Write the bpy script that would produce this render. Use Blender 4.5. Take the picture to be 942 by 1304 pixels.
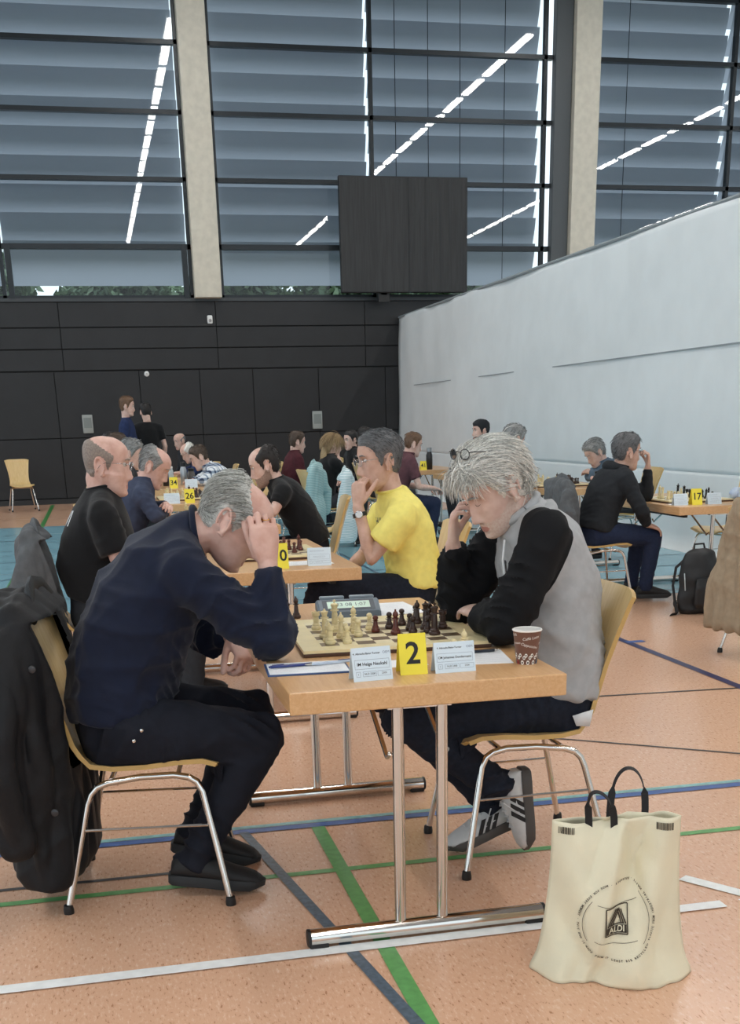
import bpy, bmesh, math, random
import numpy as np
from mathutils import Vector, Matrix, noise
random.seed(7); RNG = np.random.default_rng(11)
for o in list(bpy.data.objects): bpy.data.objects.remove(o)
SC = bpy.context.scene
COL = SC.collection
PI = math.pi

# ------------------------------------------------------------------ camera
F_PX, PP_Y, PITCH, ROLL, YAW, EYE = 1468.85, 1060.3, .3433, -.0252, .2148, 1.42
fw = Vector((math.sin(YAW)*math.cos(PITCH), math.cos(YAW)*math.cos(PITCH), -math.sin(PITCH)))
rt = Vector((math.cos(YAW), -math.sin(YAW), 0)); up = rt.cross(fw)
r2 = rt*math.cos(ROLL) + up*math.sin(ROLL); u2 = up*math.cos(ROLL) - rt*math.sin(ROLL)
cam = bpy.data.objects.new('camera', bpy.data.cameras.new('camera')); COL.objects.link(cam)
cam.matrix_world = Matrix(((r2.x, u2.x, -fw.x, 0), (r2.y, u2.y, -fw.y, 0), (r2.z, u2.z, -fw.z, EYE), (0, 0, 0, 1)))
cam.data.sensor_fit = 'VERTICAL'; cam.data.sensor_height = 36.0; cam.data.sensor_width = 36.0*942/1304
cam.data.lens = 36.0*F_PX/1304
cam.data.shift_y = (PP_Y - 652)/1304      # the photograph keeps only the upper part of the frame
cam.data.clip_start = .05; cam.data.clip_end = 200
SC.camera = cam

# ------------------------------------------------------------------ sky, exposure
W = bpy.data.worlds.new('overcast_sky'); SC.world = W; W.use_nodes = True
bg = W.node_tree.nodes['Background']; bg.inputs[0].default_value = (.80, .92, 1.0, 1); bg.inputs[1].default_value = 1.15
SC.view_settings.view_transform = 'Standard'; SC.view_settings.look = 'None'
SC.view_settings.gamma = 1; SC.view_settings.use_curve_mapping = False
SC.view_settings.exposure = 0.36
LAMP_STRENGTH = 34.0

# ------------------------------------------------------------------ materials
def lin(c):
    if isinstance(c, str): c = [int(c[i:i+2], 16) for i in (0, 2, 4)]
    return tuple(((x/255)/12.92 if x/255 <= .04045 else ((x/255+.055)/1.055)**2.4) for x in c)
MATS = {}
def mat(name, col, rough=.5, metal=0., var=0., vscale=20., bump=0., bscale=150., spec=.5, sss=0., stretch=None, sheen=0., coat=0., detail=4., col2=None):
    if name in MATS: return MATS[name]
    m = bpy.data.materials.new(name); m.use_nodes = True; MATS[name] = m
    nt = m.node_tree; b = nt.nodes['Principled BSDF']; L = nt.links.new
    c = lin(col)
    b.inputs['Base Color'].default_value = (*c, 1); b.inputs['Roughness'].default_value = rough
    b.inputs['Metallic'].default_value = metal; b.inputs['Specular IOR Level'].default_value = spec
    if sss: b.inputs['Subsurface Weight'].default_value = sss; b.inputs['Subsurface Radius'].default_value = (.012, .004, .002); b.inputs['Subsurface Scale'].default_value = 1
    if sheen: b.inputs['Sheen Weight'].default_value = sheen
    if coat: b.inputs['Coat Weight'].default_value = coat; b.inputs['Coat Roughness'].default_value = .12
    if var or bump or col2:
        tc = nt.nodes.new('ShaderNodeTexCoord'); mp = nt.nodes.new('ShaderNodeMapping'); L(tc.outputs['Object'], mp.inputs[0])
        if stretch: mp.inputs['Scale'].default_value = stretch
    if var or col2:
        n = nt.nodes.new('ShaderNodeTexNoise'); n.inputs['Scale'].default_value = vscale; n.inputs['Detail'].default_value = detail
        L(mp.outputs[0], n.inputs['Vector'])
        r = nt.nodes.new('ShaderNodeValToRGB'); r.color_ramp.elements[0].position = .35; r.color_ramp.elements[1].position = .65
        d = lin(col2) if col2 else tuple(min(1, x*(1+var)) for x in c)
        r.color_ramp.elements[0].color = (*[x*(1-var) for x in c], 1); r.color_ramp.elements[1].color = (*d, 1)
        L(n.outputs[0], r.inputs[0]); L(r.outputs[0], b.inputs['Base Color'])
    if bump:
        n2 = nt.nodes.new('ShaderNodeTexNoise'); n2.inputs['Scale'].default_value = bscale; n2.inputs['Detail'].default_value = 3
        L(mp.outputs[0], n2.inputs['Vector'])
        bp = nt.nodes.new('ShaderNodeBump'); bp.inputs['Strength'].default_value = bump; bp.inputs['Distance'].default_value = .01
        L(n2.outputs[0], bp.inputs['Height']); L(bp.outputs[0], b.inputs['Normal'])
    return m
def emit(name, col, s):
    m = bpy.data.materials.new(name); m.use_nodes = True; nt = m.node_tree; nt.nodes.clear()
    e = nt.nodes.new('ShaderNodeEmission'); e.inputs[0].default_value = (*col, 1); e.inputs[1].default_value = s
    o = nt.nodes.new('ShaderNodeOutputMaterial'); nt.links.new(e.outputs[0], o.inputs[0]); return m

def floor_mat(name, base, fleck, light, rough, fl=.55):
    m = bpy.data.materials.new(name); m.use_nodes = True; nt = m.node_tree; L = nt.links.new
    b = nt.nodes['Principled BSDF']; b.inputs['Roughness'].default_value = rough; b.inputs['Specular IOR Level'].default_value = .5
    tc = nt.nodes.new('ShaderNodeTexCoord'); mp = nt.nodes.new('ShaderNodeMapping'); L(tc.outputs['Object'], mp.inputs[0]); mp.inputs['Scale'].default_value = (70, 22, 1)
    n = nt.nodes.new('ShaderNodeTexNoise'); n.inputs['Scale'].default_value = 1.6; n.inputs['Detail'].default_value = 5; n.inputs['Roughness'].default_value = .65; n.inputs['Distortion'].default_value = .2
    L(mp.outputs[0], n.inputs['Vector'])
    r = nt.nodes.new('ShaderNodeValToRGB'); e = r.color_ramp.elements
    e[0].position = .34; e[0].color = (*lin(fleck), 1); e[1].position = .41; e[1].color = (*lin(base), 1)
    k = e.new(.54); k.color = (*lin(base), 1); k = e.new(.70); k.color = (*lin(light), 1)
    L(n.outputs[0], r.inputs[0])
    n2 = nt.nodes.new('ShaderNodeTexNoise'); n2.inputs['Scale'].default_value = 1.1; n2.inputs['Detail'].default_value = 4; L(tc.outputs['Object'], n2.inputs['Vector'])
    mx = nt.nodes.new('ShaderNodeMix'); mx.data_type = 'RGBA'; mx.blend_type = 'MULTIPLY'; mx.inputs[0].default_value = .12
    r2_ = nt.nodes.new('ShaderNodeValToRGB'); r2_.color_ramp.elements[0].position = .3; r2_.color_ramp.elements[0].color = (.72, .70, .68, 1); r2_.color_ramp.elements[1].position = .7
    L(n2.outputs[0], r2_.inputs[0]); L(r.outputs[0], mx.inputs[6]); L(r2_.outputs[0], mx.inputs[7]); L(mx.outputs[2], b.inputs['Base Color'])
    return m
def wood_mat(name, c1, c2, rough=.35, axis=(2, 30, 30), coat=.2):
    m = bpy.data.materials.new(name); m.use_nodes = True; nt = m.node_tree; L = nt.links.new; MATS[name] = m
    b = nt.nodes['Principled BSDF']; b.inputs['Roughness'].default_value = rough; b.inputs['Coat Weight'].default_value = coat; b.inputs['Coat Roughness'].default_value = .15
    tc = nt.nodes.new('ShaderNodeTexCoord'); mp = nt.nodes.new('ShaderNodeMapping'); mp.inputs['Scale'].default_value = axis; L(tc.outputs['Object'], mp.inputs[0])
    n = nt.nodes.new('ShaderNodeTexNoise'); n.inputs['Scale'].default_value = 3; n.inputs['Detail'].default_value = 6; n.inputs['Distortion'].default_value = 1.2; L(mp.outputs[0], n.inputs['Vector'])
    r = nt.nodes.new('ShaderNodeValToRGB'); r.color_ramp.elements[0].position = .3; r.color_ramp.elements[1].position = .7
    r.color_ramp.elements[0].color = (*lin(c1), 1); r.color_ramp.elements[1].color = (*lin(c2), 1); L(n.outputs[0], r.inputs[0]); L(r.outputs[0], b.inputs['Base Color'])
    return m
def plaid_mat(name):
    m = bpy.data.materials.new(name); m.use_nodes = True; nt = m.node_tree; L = nt.links.new; MATS[name] = m
    b = nt.nodes['Principled BSDF']; b.inputs['Roughness'].default_value = .85
    tc = nt.nodes.new('ShaderNodeTexCoord'); sp = nt.nodes.new('ShaderNodeSeparateXYZ'); L(tc.outputs['Object'], sp.inputs[0])
    def band(src, add, freq, th):
        a = nt.nodes.new('ShaderNodeMath'); a.operation = 'MULTIPLY_ADD'; L(src, a.inputs[0]); a.inputs[1].default_value = freq; a.inputs[2].default_value = add
        s = nt.nodes.new('ShaderNodeMath'); s.operation = 'SINE'; L(a.outputs[0], s.inputs[0])
        g = nt.nodes.new('ShaderNodeMath'); g.operation = 'GREATER_THAN'; L(s.outputs[0], g.inputs[0]); g.inputs[1].default_value = th; return g.outputs[0]
    xy = nt.nodes.new('ShaderNodeMath'); xy.operation = 'ADD'; L(sp.outputs[0], xy.inputs[0]); L(sp.outputs[1], xy.inputs[1])
    h = band(sp.outputs[2], 0, 85, .35); v = band(xy.outputs[0], .5, 85, .35)
    s = nt.nodes.new('ShaderNodeMath'); s.operation = 'ADD'; L(h, s.inputs[0]); L(v, s.inputs[1])
    r = nt.nodes.new('ShaderNodeValToRGB'); r.color_ramp.interpolation = 'CONSTANT'; e = r.color_ramp.elements
    e[0].color = (*lin('e6eaee'), 1); e[1].position = .4; e[1].color = (*lin('8d9db0'), 1); k = e.new(.8); k.color = (*lin('2c3a55'), 1)
    d = nt.nodes.new('ShaderNodeMath'); d.operation = 'MULTIPLY'; d.inputs[1].default_value = .5; L(s.outputs[0], d.inputs[0]); L(d.outputs[0], r.inputs[0]); L(r.outputs[0], b.inputs['Base Color'])
    return m
def stripe_mat(name, c1, c2, freq):
    m = bpy.data.materials.new(name); m.use_nodes = True; nt = m.node_tree; L = nt.links.new; MATS[name] = m
    b = nt.nodes['Principled BSDF']; b.inputs['Roughness'].default_value = .6
    tc = nt.nodes.new('ShaderNodeTexCoord'); w = nt.nodes.new('ShaderNodeTexWave'); w.bands_direction = 'Z'; w.inputs['Scale'].default_value = freq; w.inputs['Distortion'].default_value = 1.2; L(tc.outputs['Object'], w.inputs['Vector'])
    r = nt.nodes.new('ShaderNodeValToRGB'); r.color_ramp.elements[0].position = .35; r.color_ramp.elements[1].position = .6
    r.color_ramp.elements[0].color = (*lin(c1), 1); r.color_ramp.elements[1].color = (*lin(c2), 1); L(w.outputs[0], r.inputs[0]); L(r.outputs[0], b.inputs['Base Color']); return m
def glass_mat(name, tint=(.86, .92, .94), ior=1.5, rough=0.):
    m = bpy.data.materials.new(name); m.use_nodes = True; nt = m.node_tree; nt.nodes.clear(); L = nt.links.new; MATS[name] = m
    fr = nt.nodes.new('ShaderNodeFresnel'); fr.inputs[0].default_value = ior
    t = nt.nodes.new('ShaderNodeBsdfTransparent'); t.inputs[0].default_value = (*tint, 1)
    g = nt.nodes.new('ShaderNodeBsdfGlossy'); g.inputs['Roughness'].default_value = rough
    mx = nt.nodes.new('ShaderNodeMixShader'); o = nt.nodes.new('ShaderNodeOutputMaterial')
    L(fr.outputs[0], mx.inputs[0]); L(t.outputs[0], mx.inputs[1]); L(g.outputs[0], mx.inputs[2]); L(mx.outputs[0], o.inputs[0]); return m

# ------------------------------------------------------------------ mesh helpers
def V(*a): return np.array(a, float)
def unit(v): v = np.asarray(v, float); n = np.linalg.norm(v); return v/n if n > 1e-9 else v
class MB:
    def __init__(s): s.v = []; s.f = []; s.m = []; s.n = 0
    def add(s, verts, faces, mi=0):
        verts = np.asarray(verts, float).reshape(-1, 3)
        s.v.append(verts); s.f += [tuple(int(i)+s.n for i in f) for f in faces]; s.m += [mi]*len(faces); s.n += len(verts); return s
    def verts(s): return np.concatenate(s.v) if s.v else np.zeros((0, 3))
    def box(s, c, d, R=None, mi=0, bev=0.):
        if bev > 0: return s.rbox(c, d, bev, R, mi)
        c = np.array(c, float); h = np.array(d, float)/2
        p = np.array([[x, y, z] for x in (-1, 1) for y in (-1, 1) for z in (-1, 1)])*h
        if R is not None: p = p@np.array(R).T
        return s.add(p+c, [(0, 1, 3, 2), (4, 6, 7, 5), (0, 4, 5, 1), (2, 3, 7, 6), (0, 2, 6, 4), (1, 5, 7, 3)], mi)
    def rbox(s, c, d, b, R=None, mi=0):
        bm = bmesh.new(); bmesh.ops.create_cube(bm, size=1)
        for v in bm.verts: v.co = Vector((v.co.x*d[0], v.co.y*d[1], v.co.z*d[2]))
        bmesh.ops.bevel(bm, geom=bm.edges[:], offset=b, segments=2, profile=.5, affect='EDGES')
        bm.verts.index_update(); p = np.array([v.co[:] for v in bm.verts]); fs = [[v.index for v in f.verts] for f in bm.faces]; bm.free()
        if R is not None: p = p@np.array(R).T
        return s.add(p+np.array(c, float), fs, mi)
    def rings(s, R, mi=0, caps=True, closed=True):
        R = [np.asarray(r, float) for r in R]; n = len(R[0]); k = len(R); fs = []
        for i in range(k-1):
            for j in range(n if closed else n-1):
                a = i*n+j; b = i*n+(j+1) % n; fs.append((a, b, b+n, a+n))
        vs = np.concatenate(R)
        if caps and closed:
            vs = np.concatenate([vs, [R[0].mean(0)], [R[-1].mean(0)]])
            for j in range(n):
                fs.append(((j+1) % n, j, k*n)); fs.append(((k-1)*n+j, (k-1)*n+(j+1) % n, k*n+1))
        return s.add(vs, fs, mi)
    def tube(s, pts, r, n=8, mi=0, caps=True, lat=None):
        """r: number, list, or list of (a, b): a along lat, b across"""
        pts = [np.array(p, float) for p in pts]; k = len(pts)
        if not hasattr(r, '__len__'): r = [r]*k
        T = [unit(pts[min(i+1, k-1)]-pts[max(i-1, 0)]) for i in range(k)]
        if lat is None:
            a = V(0, 0, 1) if abs(T[0][2]) < .9 else V(1, 0, 0); l = unit(np.cross(a, T[0]))
        else: l = np.array(lat, float)
        R = []; ph = np.linspace(0, 2*PI, n, endpoint=False)
        for i in range(k):
            l = unit(l-T[i]*(l@T[i])); q = np.cross(T[i], l)
            a, b = r[i] if hasattr(r[i], '__len__') else (r[i], r[i])
            R.append(pts[i]+np.outer(np.cos(ph)*a, l)+np.outer(np.sin(ph)*b, q))
        return s.rings(R, mi, caps)
    def capsule(s, pts, r, n=12, mi=0, lat=None):
        """tube with rounded ends"""
        pts = [np.array(p, float) for p in pts]
        r = [x if hasattr(x, '__len__') else (x, x) for x in (r if hasattr(r, '__len__') else [r]*len(pts))]
        d0 = unit(pts[0]-pts[1]); d1 = unit(pts[-1]-pts[-2]); P0 = []; R0 = []; P1 = []; R1 = []
        for t in (75, 45, 20):
            c, sn = math.cos(math.radians(t)), math.sin(math.radians(t)); m = min(r[0]); P0.append(pts[0]+d0*m*sn); R0.append((r[0][0]*c, r[0][1]*c))
        for t in (20, 45, 75):
            c, sn = math.cos(math.radians(t)), math.sin(math.radians(t)); m = min(r[-1]); P1.append(pts[-1]+d1*m*sn); R1.append((r[-1][0]*c, r[-1][1]*c))
        return s.tube(P0+pts+P1, R0+r+R1, n, mi, True, lat)
    def lathe(s, prof, n=20, c=(0, 0, 0), mi=0, caps=True):
        ph = np.linspace(0, 2*PI, n, endpoint=False); c = np.array(c, float)
        return s.rings([c+np.stack([np.cos(ph)*r, np.sin(ph)*r, np.full(n, z)], 1) for r, z in prof], mi, caps)
    def ell(s, c, r, R=None, n=14, k=9, mi=0):
        ph = np.linspace(0, 2*PI, n, endpoint=False); rr = []
        for t in np.linspace(-PI/2, PI/2, k+2)[1:-1]:
            p = np.stack([np.cos(ph)*math.cos(t)*r[0], np.sin(ph)*math.cos(t)*r[1], np.full(n, math.sin(t)*r[2])], 1)
            rr.append((p@np.array(R).T if R is not None else p)+np.array(c, float))
        return s.rings(rr, mi)
    def xf(s, M):
        M = np.array(M); s.v = [v@M[:3, :3].T+M[:3, 3] for v in s.v]; return s
    def mesh(s, name, mats, smooth=True, angle=None):
        me = bpy.data.meshes.new(name); vs = s.verts(); me.from_pydata(vs.tolist(), [], s.f)
        for m in (mats if isinstance(mats, (list, tuple)) else [mats]): me.materials.append(m)
        me.polygons.foreach_set('material_index', s.m)
        me.polygons.foreach_set('use_smooth', [smooth]*len(s.f)); me.update()
        if smooth and angle: me.set_sharp_from_angle(angle=math.radians(angle))
        return me
    def build(s, name, mats, parent=None, smooth=True, angle=40, loc=None, rz=None):
        return link(name, s.mesh(name, mats, smooth, angle), parent, loc, rz)
def link(name, me, parent=None, loc=None, rz=None):
    o = bpy.data.objects.new(name, me); COL.objects.link(o)
    if parent is not None: o.parent = parent
    if loc is not None: o.location = loc
    if rz is not None: o.rotation_euler.z = rz
    return o
def tag(o, label=None, cat=None, group=None, kind=None):
    if label: o['label'] = label
    if cat: o['category'] = cat
    if group: o['group'] = group
    if kind: o['kind'] = kind
    return o
def thing(name, label, cat, loc=(0, 0, 0), rz=0, group=None):
    o = bpy.data.objects.new(name, None); COL.objects.link(o); o.empty_display_size = .1
    o.location = loc; o.rotation_euler.z = rz; return tag(o, label, cat, group)
def copy_tree(o, parent=None):
    c = o.copy(); COL.objects.link(c); c.parent = parent
    for ch in o.children: copy_tree(ch, c)
    return c
def Rz(a): c, s = math.cos(a), math.sin(a); return np.array([[c, -s, 0], [s, c, 0], [0, 0, 1.]])
def Ry(a): c, s = math.cos(a), math.sin(a); return np.array([[c, 0, s], [0, 1, 0], [-s, 0, c]])
def Rx(a): c, s = math.cos(a), math.sin(a); return np.array([[1., 0, 0], [0, c, -s], [0, s, c]])
def text_mesh(body, size=1., align='CENTER', shear=0., spacing=1., bold=0.):
    cu = bpy.data.curves.new('txt', 'FONT'); cu.body = body; cu.size = size; cu.align_x = align; cu.align_y = 'CENTER'; cu.resolution_u = 3
    cu.shear = shear; cu.space_character = spacing; cu.offset = bold*size
    o = bpy.data.objects.new('txt', cu); COL.objects.link(o)
    dg = bpy.context.evaluated_depsgraph_get(); me = bpy.data.meshes.new_from_object(o.evaluated_get(dg))
    v = np.array([x.co[:] for x in me.vertices]).reshape(-1, 3); f = [tuple(p.vertices) for p in me.polygons]
    bpy.data.objects.remove(o); bpy.data.curves.remove(cu); bpy.data.meshes.remove(me); return v[:, :2], f
def remesh(mb, voxel, smooth=4):
    me = mb.mesh('tmp', []) if False else bpy.data.meshes.new('tmp')
    me.from_pydata(mb.verts().tolist(), [], mb.f); me.update()
    bm = bmesh.new(); bm.from_mesh(me); bmesh.ops.recalc_face_normals(bm, faces=bm.faces[:]); bm.to_mesh(me); bm.free()
    o = bpy.data.objects.new('tmp', me); COL.objects.link(o)
    md = o.modifiers.new('r', 'REMESH'); md.mode = 'VOXEL'; md.voxel_size = voxel; md.adaptivity = 0
    if smooth: s = o.modifiers.new('s', 'SMOOTH'); s.iterations = smooth; s.factor = .5
    dg = bpy.context.evaluated_depsgraph_get(); e = bpy.data.meshes.new_from_object(o.evaluated_get(dg))
    v = np.empty(len(e.vertices)*3); e.vertices.foreach_get('co', v); v = v.reshape(-1, 3)
    nr = np.empty(len(e.vertices)*3); e.vertices.foreach_get('normal', nr); nr = nr.reshape(-1, 3)
    nl = len(e.loops); lv = np.empty(nl, int); e.loops.foreach_get('vertex_index', lv)
    ls = np.empty(len(e.polygons), int); e.polygons.foreach_get('loop_start', ls); lt = np.empty(len(e.polygons), int); e.polygons.foreach_get('loop_total', lt)
    f = [tuple(lv[a:a+b].tolist()) for a, b in zip(ls, lt)]
    bpy.data.objects.remove(o); bpy.data.meshes.remove(me); bpy.data.meshes.remove(e)
    return v, nr, f
# ------------------------------------------------------------------ the hall
YW, XC, ZC = 24.5, 6.2, 9.0
M_white = mat('painted_white', 'e9ebea', .6)
M_chrome = mat('chrome', 'd6d2cc', .12, 1.)
M_black_rubber = mat('black_rubber', '121212', .5)
M_floor_o = floor_mat('orange_linoleum', 'dcb092', 'b07f5e', 'e9c9ae', .24)
M_floor_b = floor_mat('blue_linoleum', '86b7c8', '6fa3b8', '9cc8d5', .22)
def struct(o): o['kind'] = 'structure'; return o
root_floor = struct(MB().box((8, 6.2, -.05), (44, 38, .1)).build('floor', M_floor_o, smooth=False))
c = MB(); c.add([(-14, 8.95, .001), (30, 8.95, .001), (30, 18.9, .001), (-14, 18.9, .001)], [(0, 1, 2, 3)])
c.build('court_area', M_floor_b, root_floor, smooth=False)
def line(pts, w, m, z=.0022, name='court_line'):
    (x0, y0), (x1, y1) = pts; d = unit(V(x1-x0, y1-y0)); n = V(-d[1], d[0])*w/2
    p = [(x0+n[0], y0+n[1], z), (x1+n[0], y1+n[1], z), (x1-n[0], y1-n[1], z), (x0-n[0], y0-n[1], z)]
    MB().add(p, [(3, 2, 1, 0)]).build(name, m, root_floor, smooth=False)
LG = mat('line_green', '5f9f5a', .4, var=.12, vscale=40); LGd = mat('line_dark_green', '3f8a45', .4); LB = mat('line_blue', '3b5c9a', .4, var=.12, vscale=40); LT = mat('line_teal', '7fb0ae', .4, var=.15, vscale=40)
LW = mat('line_white', 'eef1f0', .4, var=.05, vscale=30); LK = mat('line_black', '3a3432', .45, var=.15, vscale=40); LN = mat('line_navy', '50606e', .4, var=.25, vscale=60); LND = mat('line_dark_navy', '2a2f5c', .4)
line(((-6, 2.925), (1.74, 2.935)), .05, LW, .0042); line(((1.80, 2.93), (4, 2.94)), .05, LW, .003)
line(((1.72, 3.165), (1.84, 2.99)), .05, LW, .003)
line(((-8, 4.075), (12, 4.045)), .032, LT); line(((-8, 4.03), (12, 4.0)), .045, LB, .003)
line(((-8, 3.56), (12, 3.53)), .035, LG); line(((.674, -4), (.674, 4.04)), .05, LG, .0026)
line(((.399, 4.01), (.80, 1.5)), .036, LN, .0034); line(((-8, 3.70), (.36, 3.672)), .022, LK)
line(((3.31, 5.58), (3.29, 8.9)), .055, LND, .003); line(((3.31, 5.58), (3.33, 5.2)), .055, LB, .003); line(((2.2, 5.66), (3.29, 5.585)), .022, LK)
line(((1.6, 5.17), (5.5, 2.35)), .018, LK); line(((3.29, 7.03), (3.42, 7.03)), .06, LB, .0034)
line(((-.91, 8.9), (-.90, 24.2)), .07, LGd, .0034)
LC = mat('line_court_dark', '3f6277', .4); LC2 = mat('line_court_pale', '6d98aa', .4)
for p, w in [(((-8, 18.9), (12, 18.9)), .05), (((-3, 17.7), (4, 13.2)), .04), (((-8, 13.8), (12, 13.95)), .04), (((-3, 9.5), (4, 19)), .04), (((-8, 10.6), (12, 10.7)), .04), (((-3, 7.6+1.5), (4, 13)), .03), (((-8, 9.16), (12, 9.12)), .04), (((-8, 11.5), (12, 11.5)), .03), (((2.6, 9), (2.6, 18.9)), .04), (((-8, 12.7), (12, 12.75)), .03), (((-8, 15.2), (12, 15.2)), .03), (((3.6, 9), (4.9, 18.9)), .04), (((-8, 16.6), (12, 16.6)), .03)]:
    line(p, w, LC)
for y in (9.8, 14.6, 17.5): line(((-8, y), (12, y+.05)), .03, LC2)
line(((-8, 20.6), (12, 20.6)), .04, mat('line_brown', 'a06a48', .4)); line(((-8, 22.6), (12, 22.6)), .04, MATS['line_brown'])

# back wall of black panels
M_blk = mat('black_wall_panel', '18191c', .5, var=.18, vscale=3, bump=.04, bscale=60)
M_blk2 = mat('black_wall_backing', '0c0c0d', .8)
wall = struct(MB().box((3, YW+.1, 1.83), (34, .16, 3.66)).build('wall_back', M_blk2, smooth=False))
rows = [(0.02, .10), (.11, 1.22), (1.23, 2.43), (2.45, 2.82), (2.835, 3.20), (3.215, 3.65)]
xs_hi = [-9.3+2.96*k for k in range(10)]; xs_lo = [-9.9, -8.1, -6.5, -4.9, -3.3, -.62, .98, 2.15, 3.2, 4.52, 5.9, 7.9, 10, 13]
for (z0, z1) in rows:
    xs = xs_hi if z0 > 2.4 else xs_lo
    for a, b in zip(xs[:-1], xs[1:]):
        if b < -4 or a > 13: continue
        MB().rbox(((a+b)/2, YW+.012-random.uniform(0, .006), (z0+z1)/2), (b-a-.012, .03, z1-z0-.004), .004).build('panel', M_blk, wall, smooth=False)
struct(MB().box((3, YW-.012, .045), (34, .03, .09)).build('baseboard_back', mat('dark_skirting', '1b1b1c', .4), smooth=False))
struct(MB().box((3, YW+.03, 3.685), (34, .14, .06)).build('trim_1', mat('grey_sill', '34383b', .4), smooth=False))

# windows: bays between the columns, with bars, panes and outer louvres
M_bar = mat('dark_window_bar', '1d2429', .35, .3); M_glass = glass_mat('window_glass')
M_slat = bpy.data.materials.new('grey_louvre_cloth'); M_slat.use_nodes = True
_nt = M_slat.node_tree; _b = _nt.nodes['Principled BSDF']; _b.inputs['Base Color'].default_value = (*lin('8a8f94'), 1); _b.inputs['Roughness'].default_value = .6
_t = _nt.nodes.new('ShaderNodeBsdfTranslucent'); _t.inputs[0].default_value = (*lin('c6cad6'), 1); _m = _nt.nodes.new('ShaderNodeMixShader'); _m.inputs[0].default_value = .50
_nt.links.new(_b.outputs[0], _m.inputs[1]); _nt.links.new(_t.outputs[0], _m.inputs[2]); _nt.links.new(_m.outputs[0], _nt.nodes['Material Output'].inputs[0])
ZB = [3.72, 4.60, 5.73, 6.82, 7.92, 9.0]
bays = [(-5.2, 2.15, [-4.9, -1.35, 2.12]), (2.68, 9.35, [2.7, 5.72, 9.2]), (10.2, 17, [10.25, 13.2, 16.5])]
wn = 0
for (a, b, vs) in bays:
    wn += 1
    wnd = bpy.data.objects.new('window_%d' % wn, None); COL.objects.link(wnd); wnd.location = ((a+b)/2, YW, 3.7); struct(wnd)
    def W_(mb, name, m, sm=False):
        o = mb.build(name, m, None, smooth=sm); o.parent = wnd; o.matrix_parent_inverse = Matrix.Translation((-(a+b)/2, -YW, -3.7)); return o
    for i, z in enumerate(ZB):
        W_(MB().box(((a+b)/2, YW+.06, z), (b-a, .12, .09 if i in (0, 1, 5) else .075)), 'window_bar', M_bar)
    for x in vs: W_(MB().box((x, YW+.06, 6.36), (.07, .12, 5.3)), 'window_mullion', M_bar)
    if wn == 1: W_(MB().box((-1.22, YW+.03, 4.16), (.1, .14, .9)), 'window_mullion', M_bar); W_(MB().box((2.02, YW+.03, 4.16), (.1, .14, .9)), 'window_mullion', M_bar)
    for x0, x1 in zip(vs[:-1], vs[1:]):
        for z0, z1 in zip(ZB[:-1], ZB[1:]):
            t = random.uniform(-.0016, .0016); s = random.uniform(-.0012, .0012)
            y = YW+.06
            W_(MB().add([(x0+.03, y-s, z0-t*0+.03), (x1-.03, y+s, z0+.03), (x1-.03, y+s+t, z1-.03), (x0+.03, y-s+t, z1-.03)], [(0, 1, 2, 3)]), 'pane', M_glass)
        # louvres: curved blades outside the glass
        g = .05
        xa, xb = x0+(g if x0 != vs[0] else 0), x1-g*(.9 if x1 != vs[-1] else .6)
        z = 3.99
        while z < 9.1:
            vsx = []; fs = []
            for u in np.linspace(0, 1, 9):      # the blade leans outwards at the foot and hangs behind the one below
                vsx += [(xa, YW+.30+.32*(1-u)**1.4, z+u*.74), (xb, YW+.30+.32*(1-u)**1.4, z+u*.74)]
            for q in range(8): fs.append((2*q, 2*q+1, 2*q+3, 2*q+2))
            W_(MB().add(vsx, fs), 'louvre', M_slat, True); z += .47
        for x in (6.24, 6.89, 7.53, 8.43, 10.98):
            if xa < x < xb: W_(MB().tube([(x, YW+.20, 3.72), (x, YW+.20, 9)], .008, 5), 'guide_cable', M_bar)

# concrete columns and the steel flange beside the right one
M_conc = mat('pale_concrete', 'cdc7b8', .7, var=.06, vscale=8, bump=.05, bscale=40)
for x0, x1 in ((2.15, 2.66), (9.70, 10.22)):
    struct(MB().rbox(((x0+x1)/2, YW-.12, 6.35), (x1-x0, .3, 5.3), .012).build('trim_2', M_conc, smooth=False))
struct(MB().rbox((9.52, YW-.03, 6.35), (.34, .2, 5.3), .01).build('trim_3', mat('steel_grey', '4a4f52', .5), smooth=False))
# ceiling, its beams are out of view
struct(MB().box((8, 6.2, ZC+.35), (44, 38, .2)).build('ceiling', mat('ceiling_grey', '8a8d8f', .8), smooth=False))
# ceiling lamps: rows of tube fittings along the hall
M_tube = emit('lamp_tube', (1, .97, .93), LAMP_STRENGTH); M_house = mat('lamp_housing', 'dcdfe0', .5)
lroot = None
lampw = {-5.1: 'the row above the open floor', 2.3: 'the row above the tables 2 to 34', 9.8: 'the row beyond the white curtain', 17.0: 'the far row beyond the white curtain', 24.0: 'the outermost row'}
for X, wh in lampw.items():
    y = -8.
    while y < 21.3:
        if not (X == 17 and (2.5 < y < 8 or y > 17.4)) and not (X == 24 and (y > 2.4 or y < -3)):
            if lroot is None:
                lroot = thing('ceiling_lamp', '', 'lamp'); MB().box((0, 0, .05), (.22, 1.62, .07)).build('housing', M_house, lroot, smooth=False)
                MB().box((0, 0, -.005), (.17, 1.32, .04)).build('tube', M_tube, lroot, smooth=False); r = lroot
            else: r = copy_tree(lroot)
            r.location = (X, y+.8, ZC); tag(r, 'long white fluorescent ceiling lamp in '+wh, 'lamp', 'ceiling lamps in '+wh)
        y += 1.68

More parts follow.
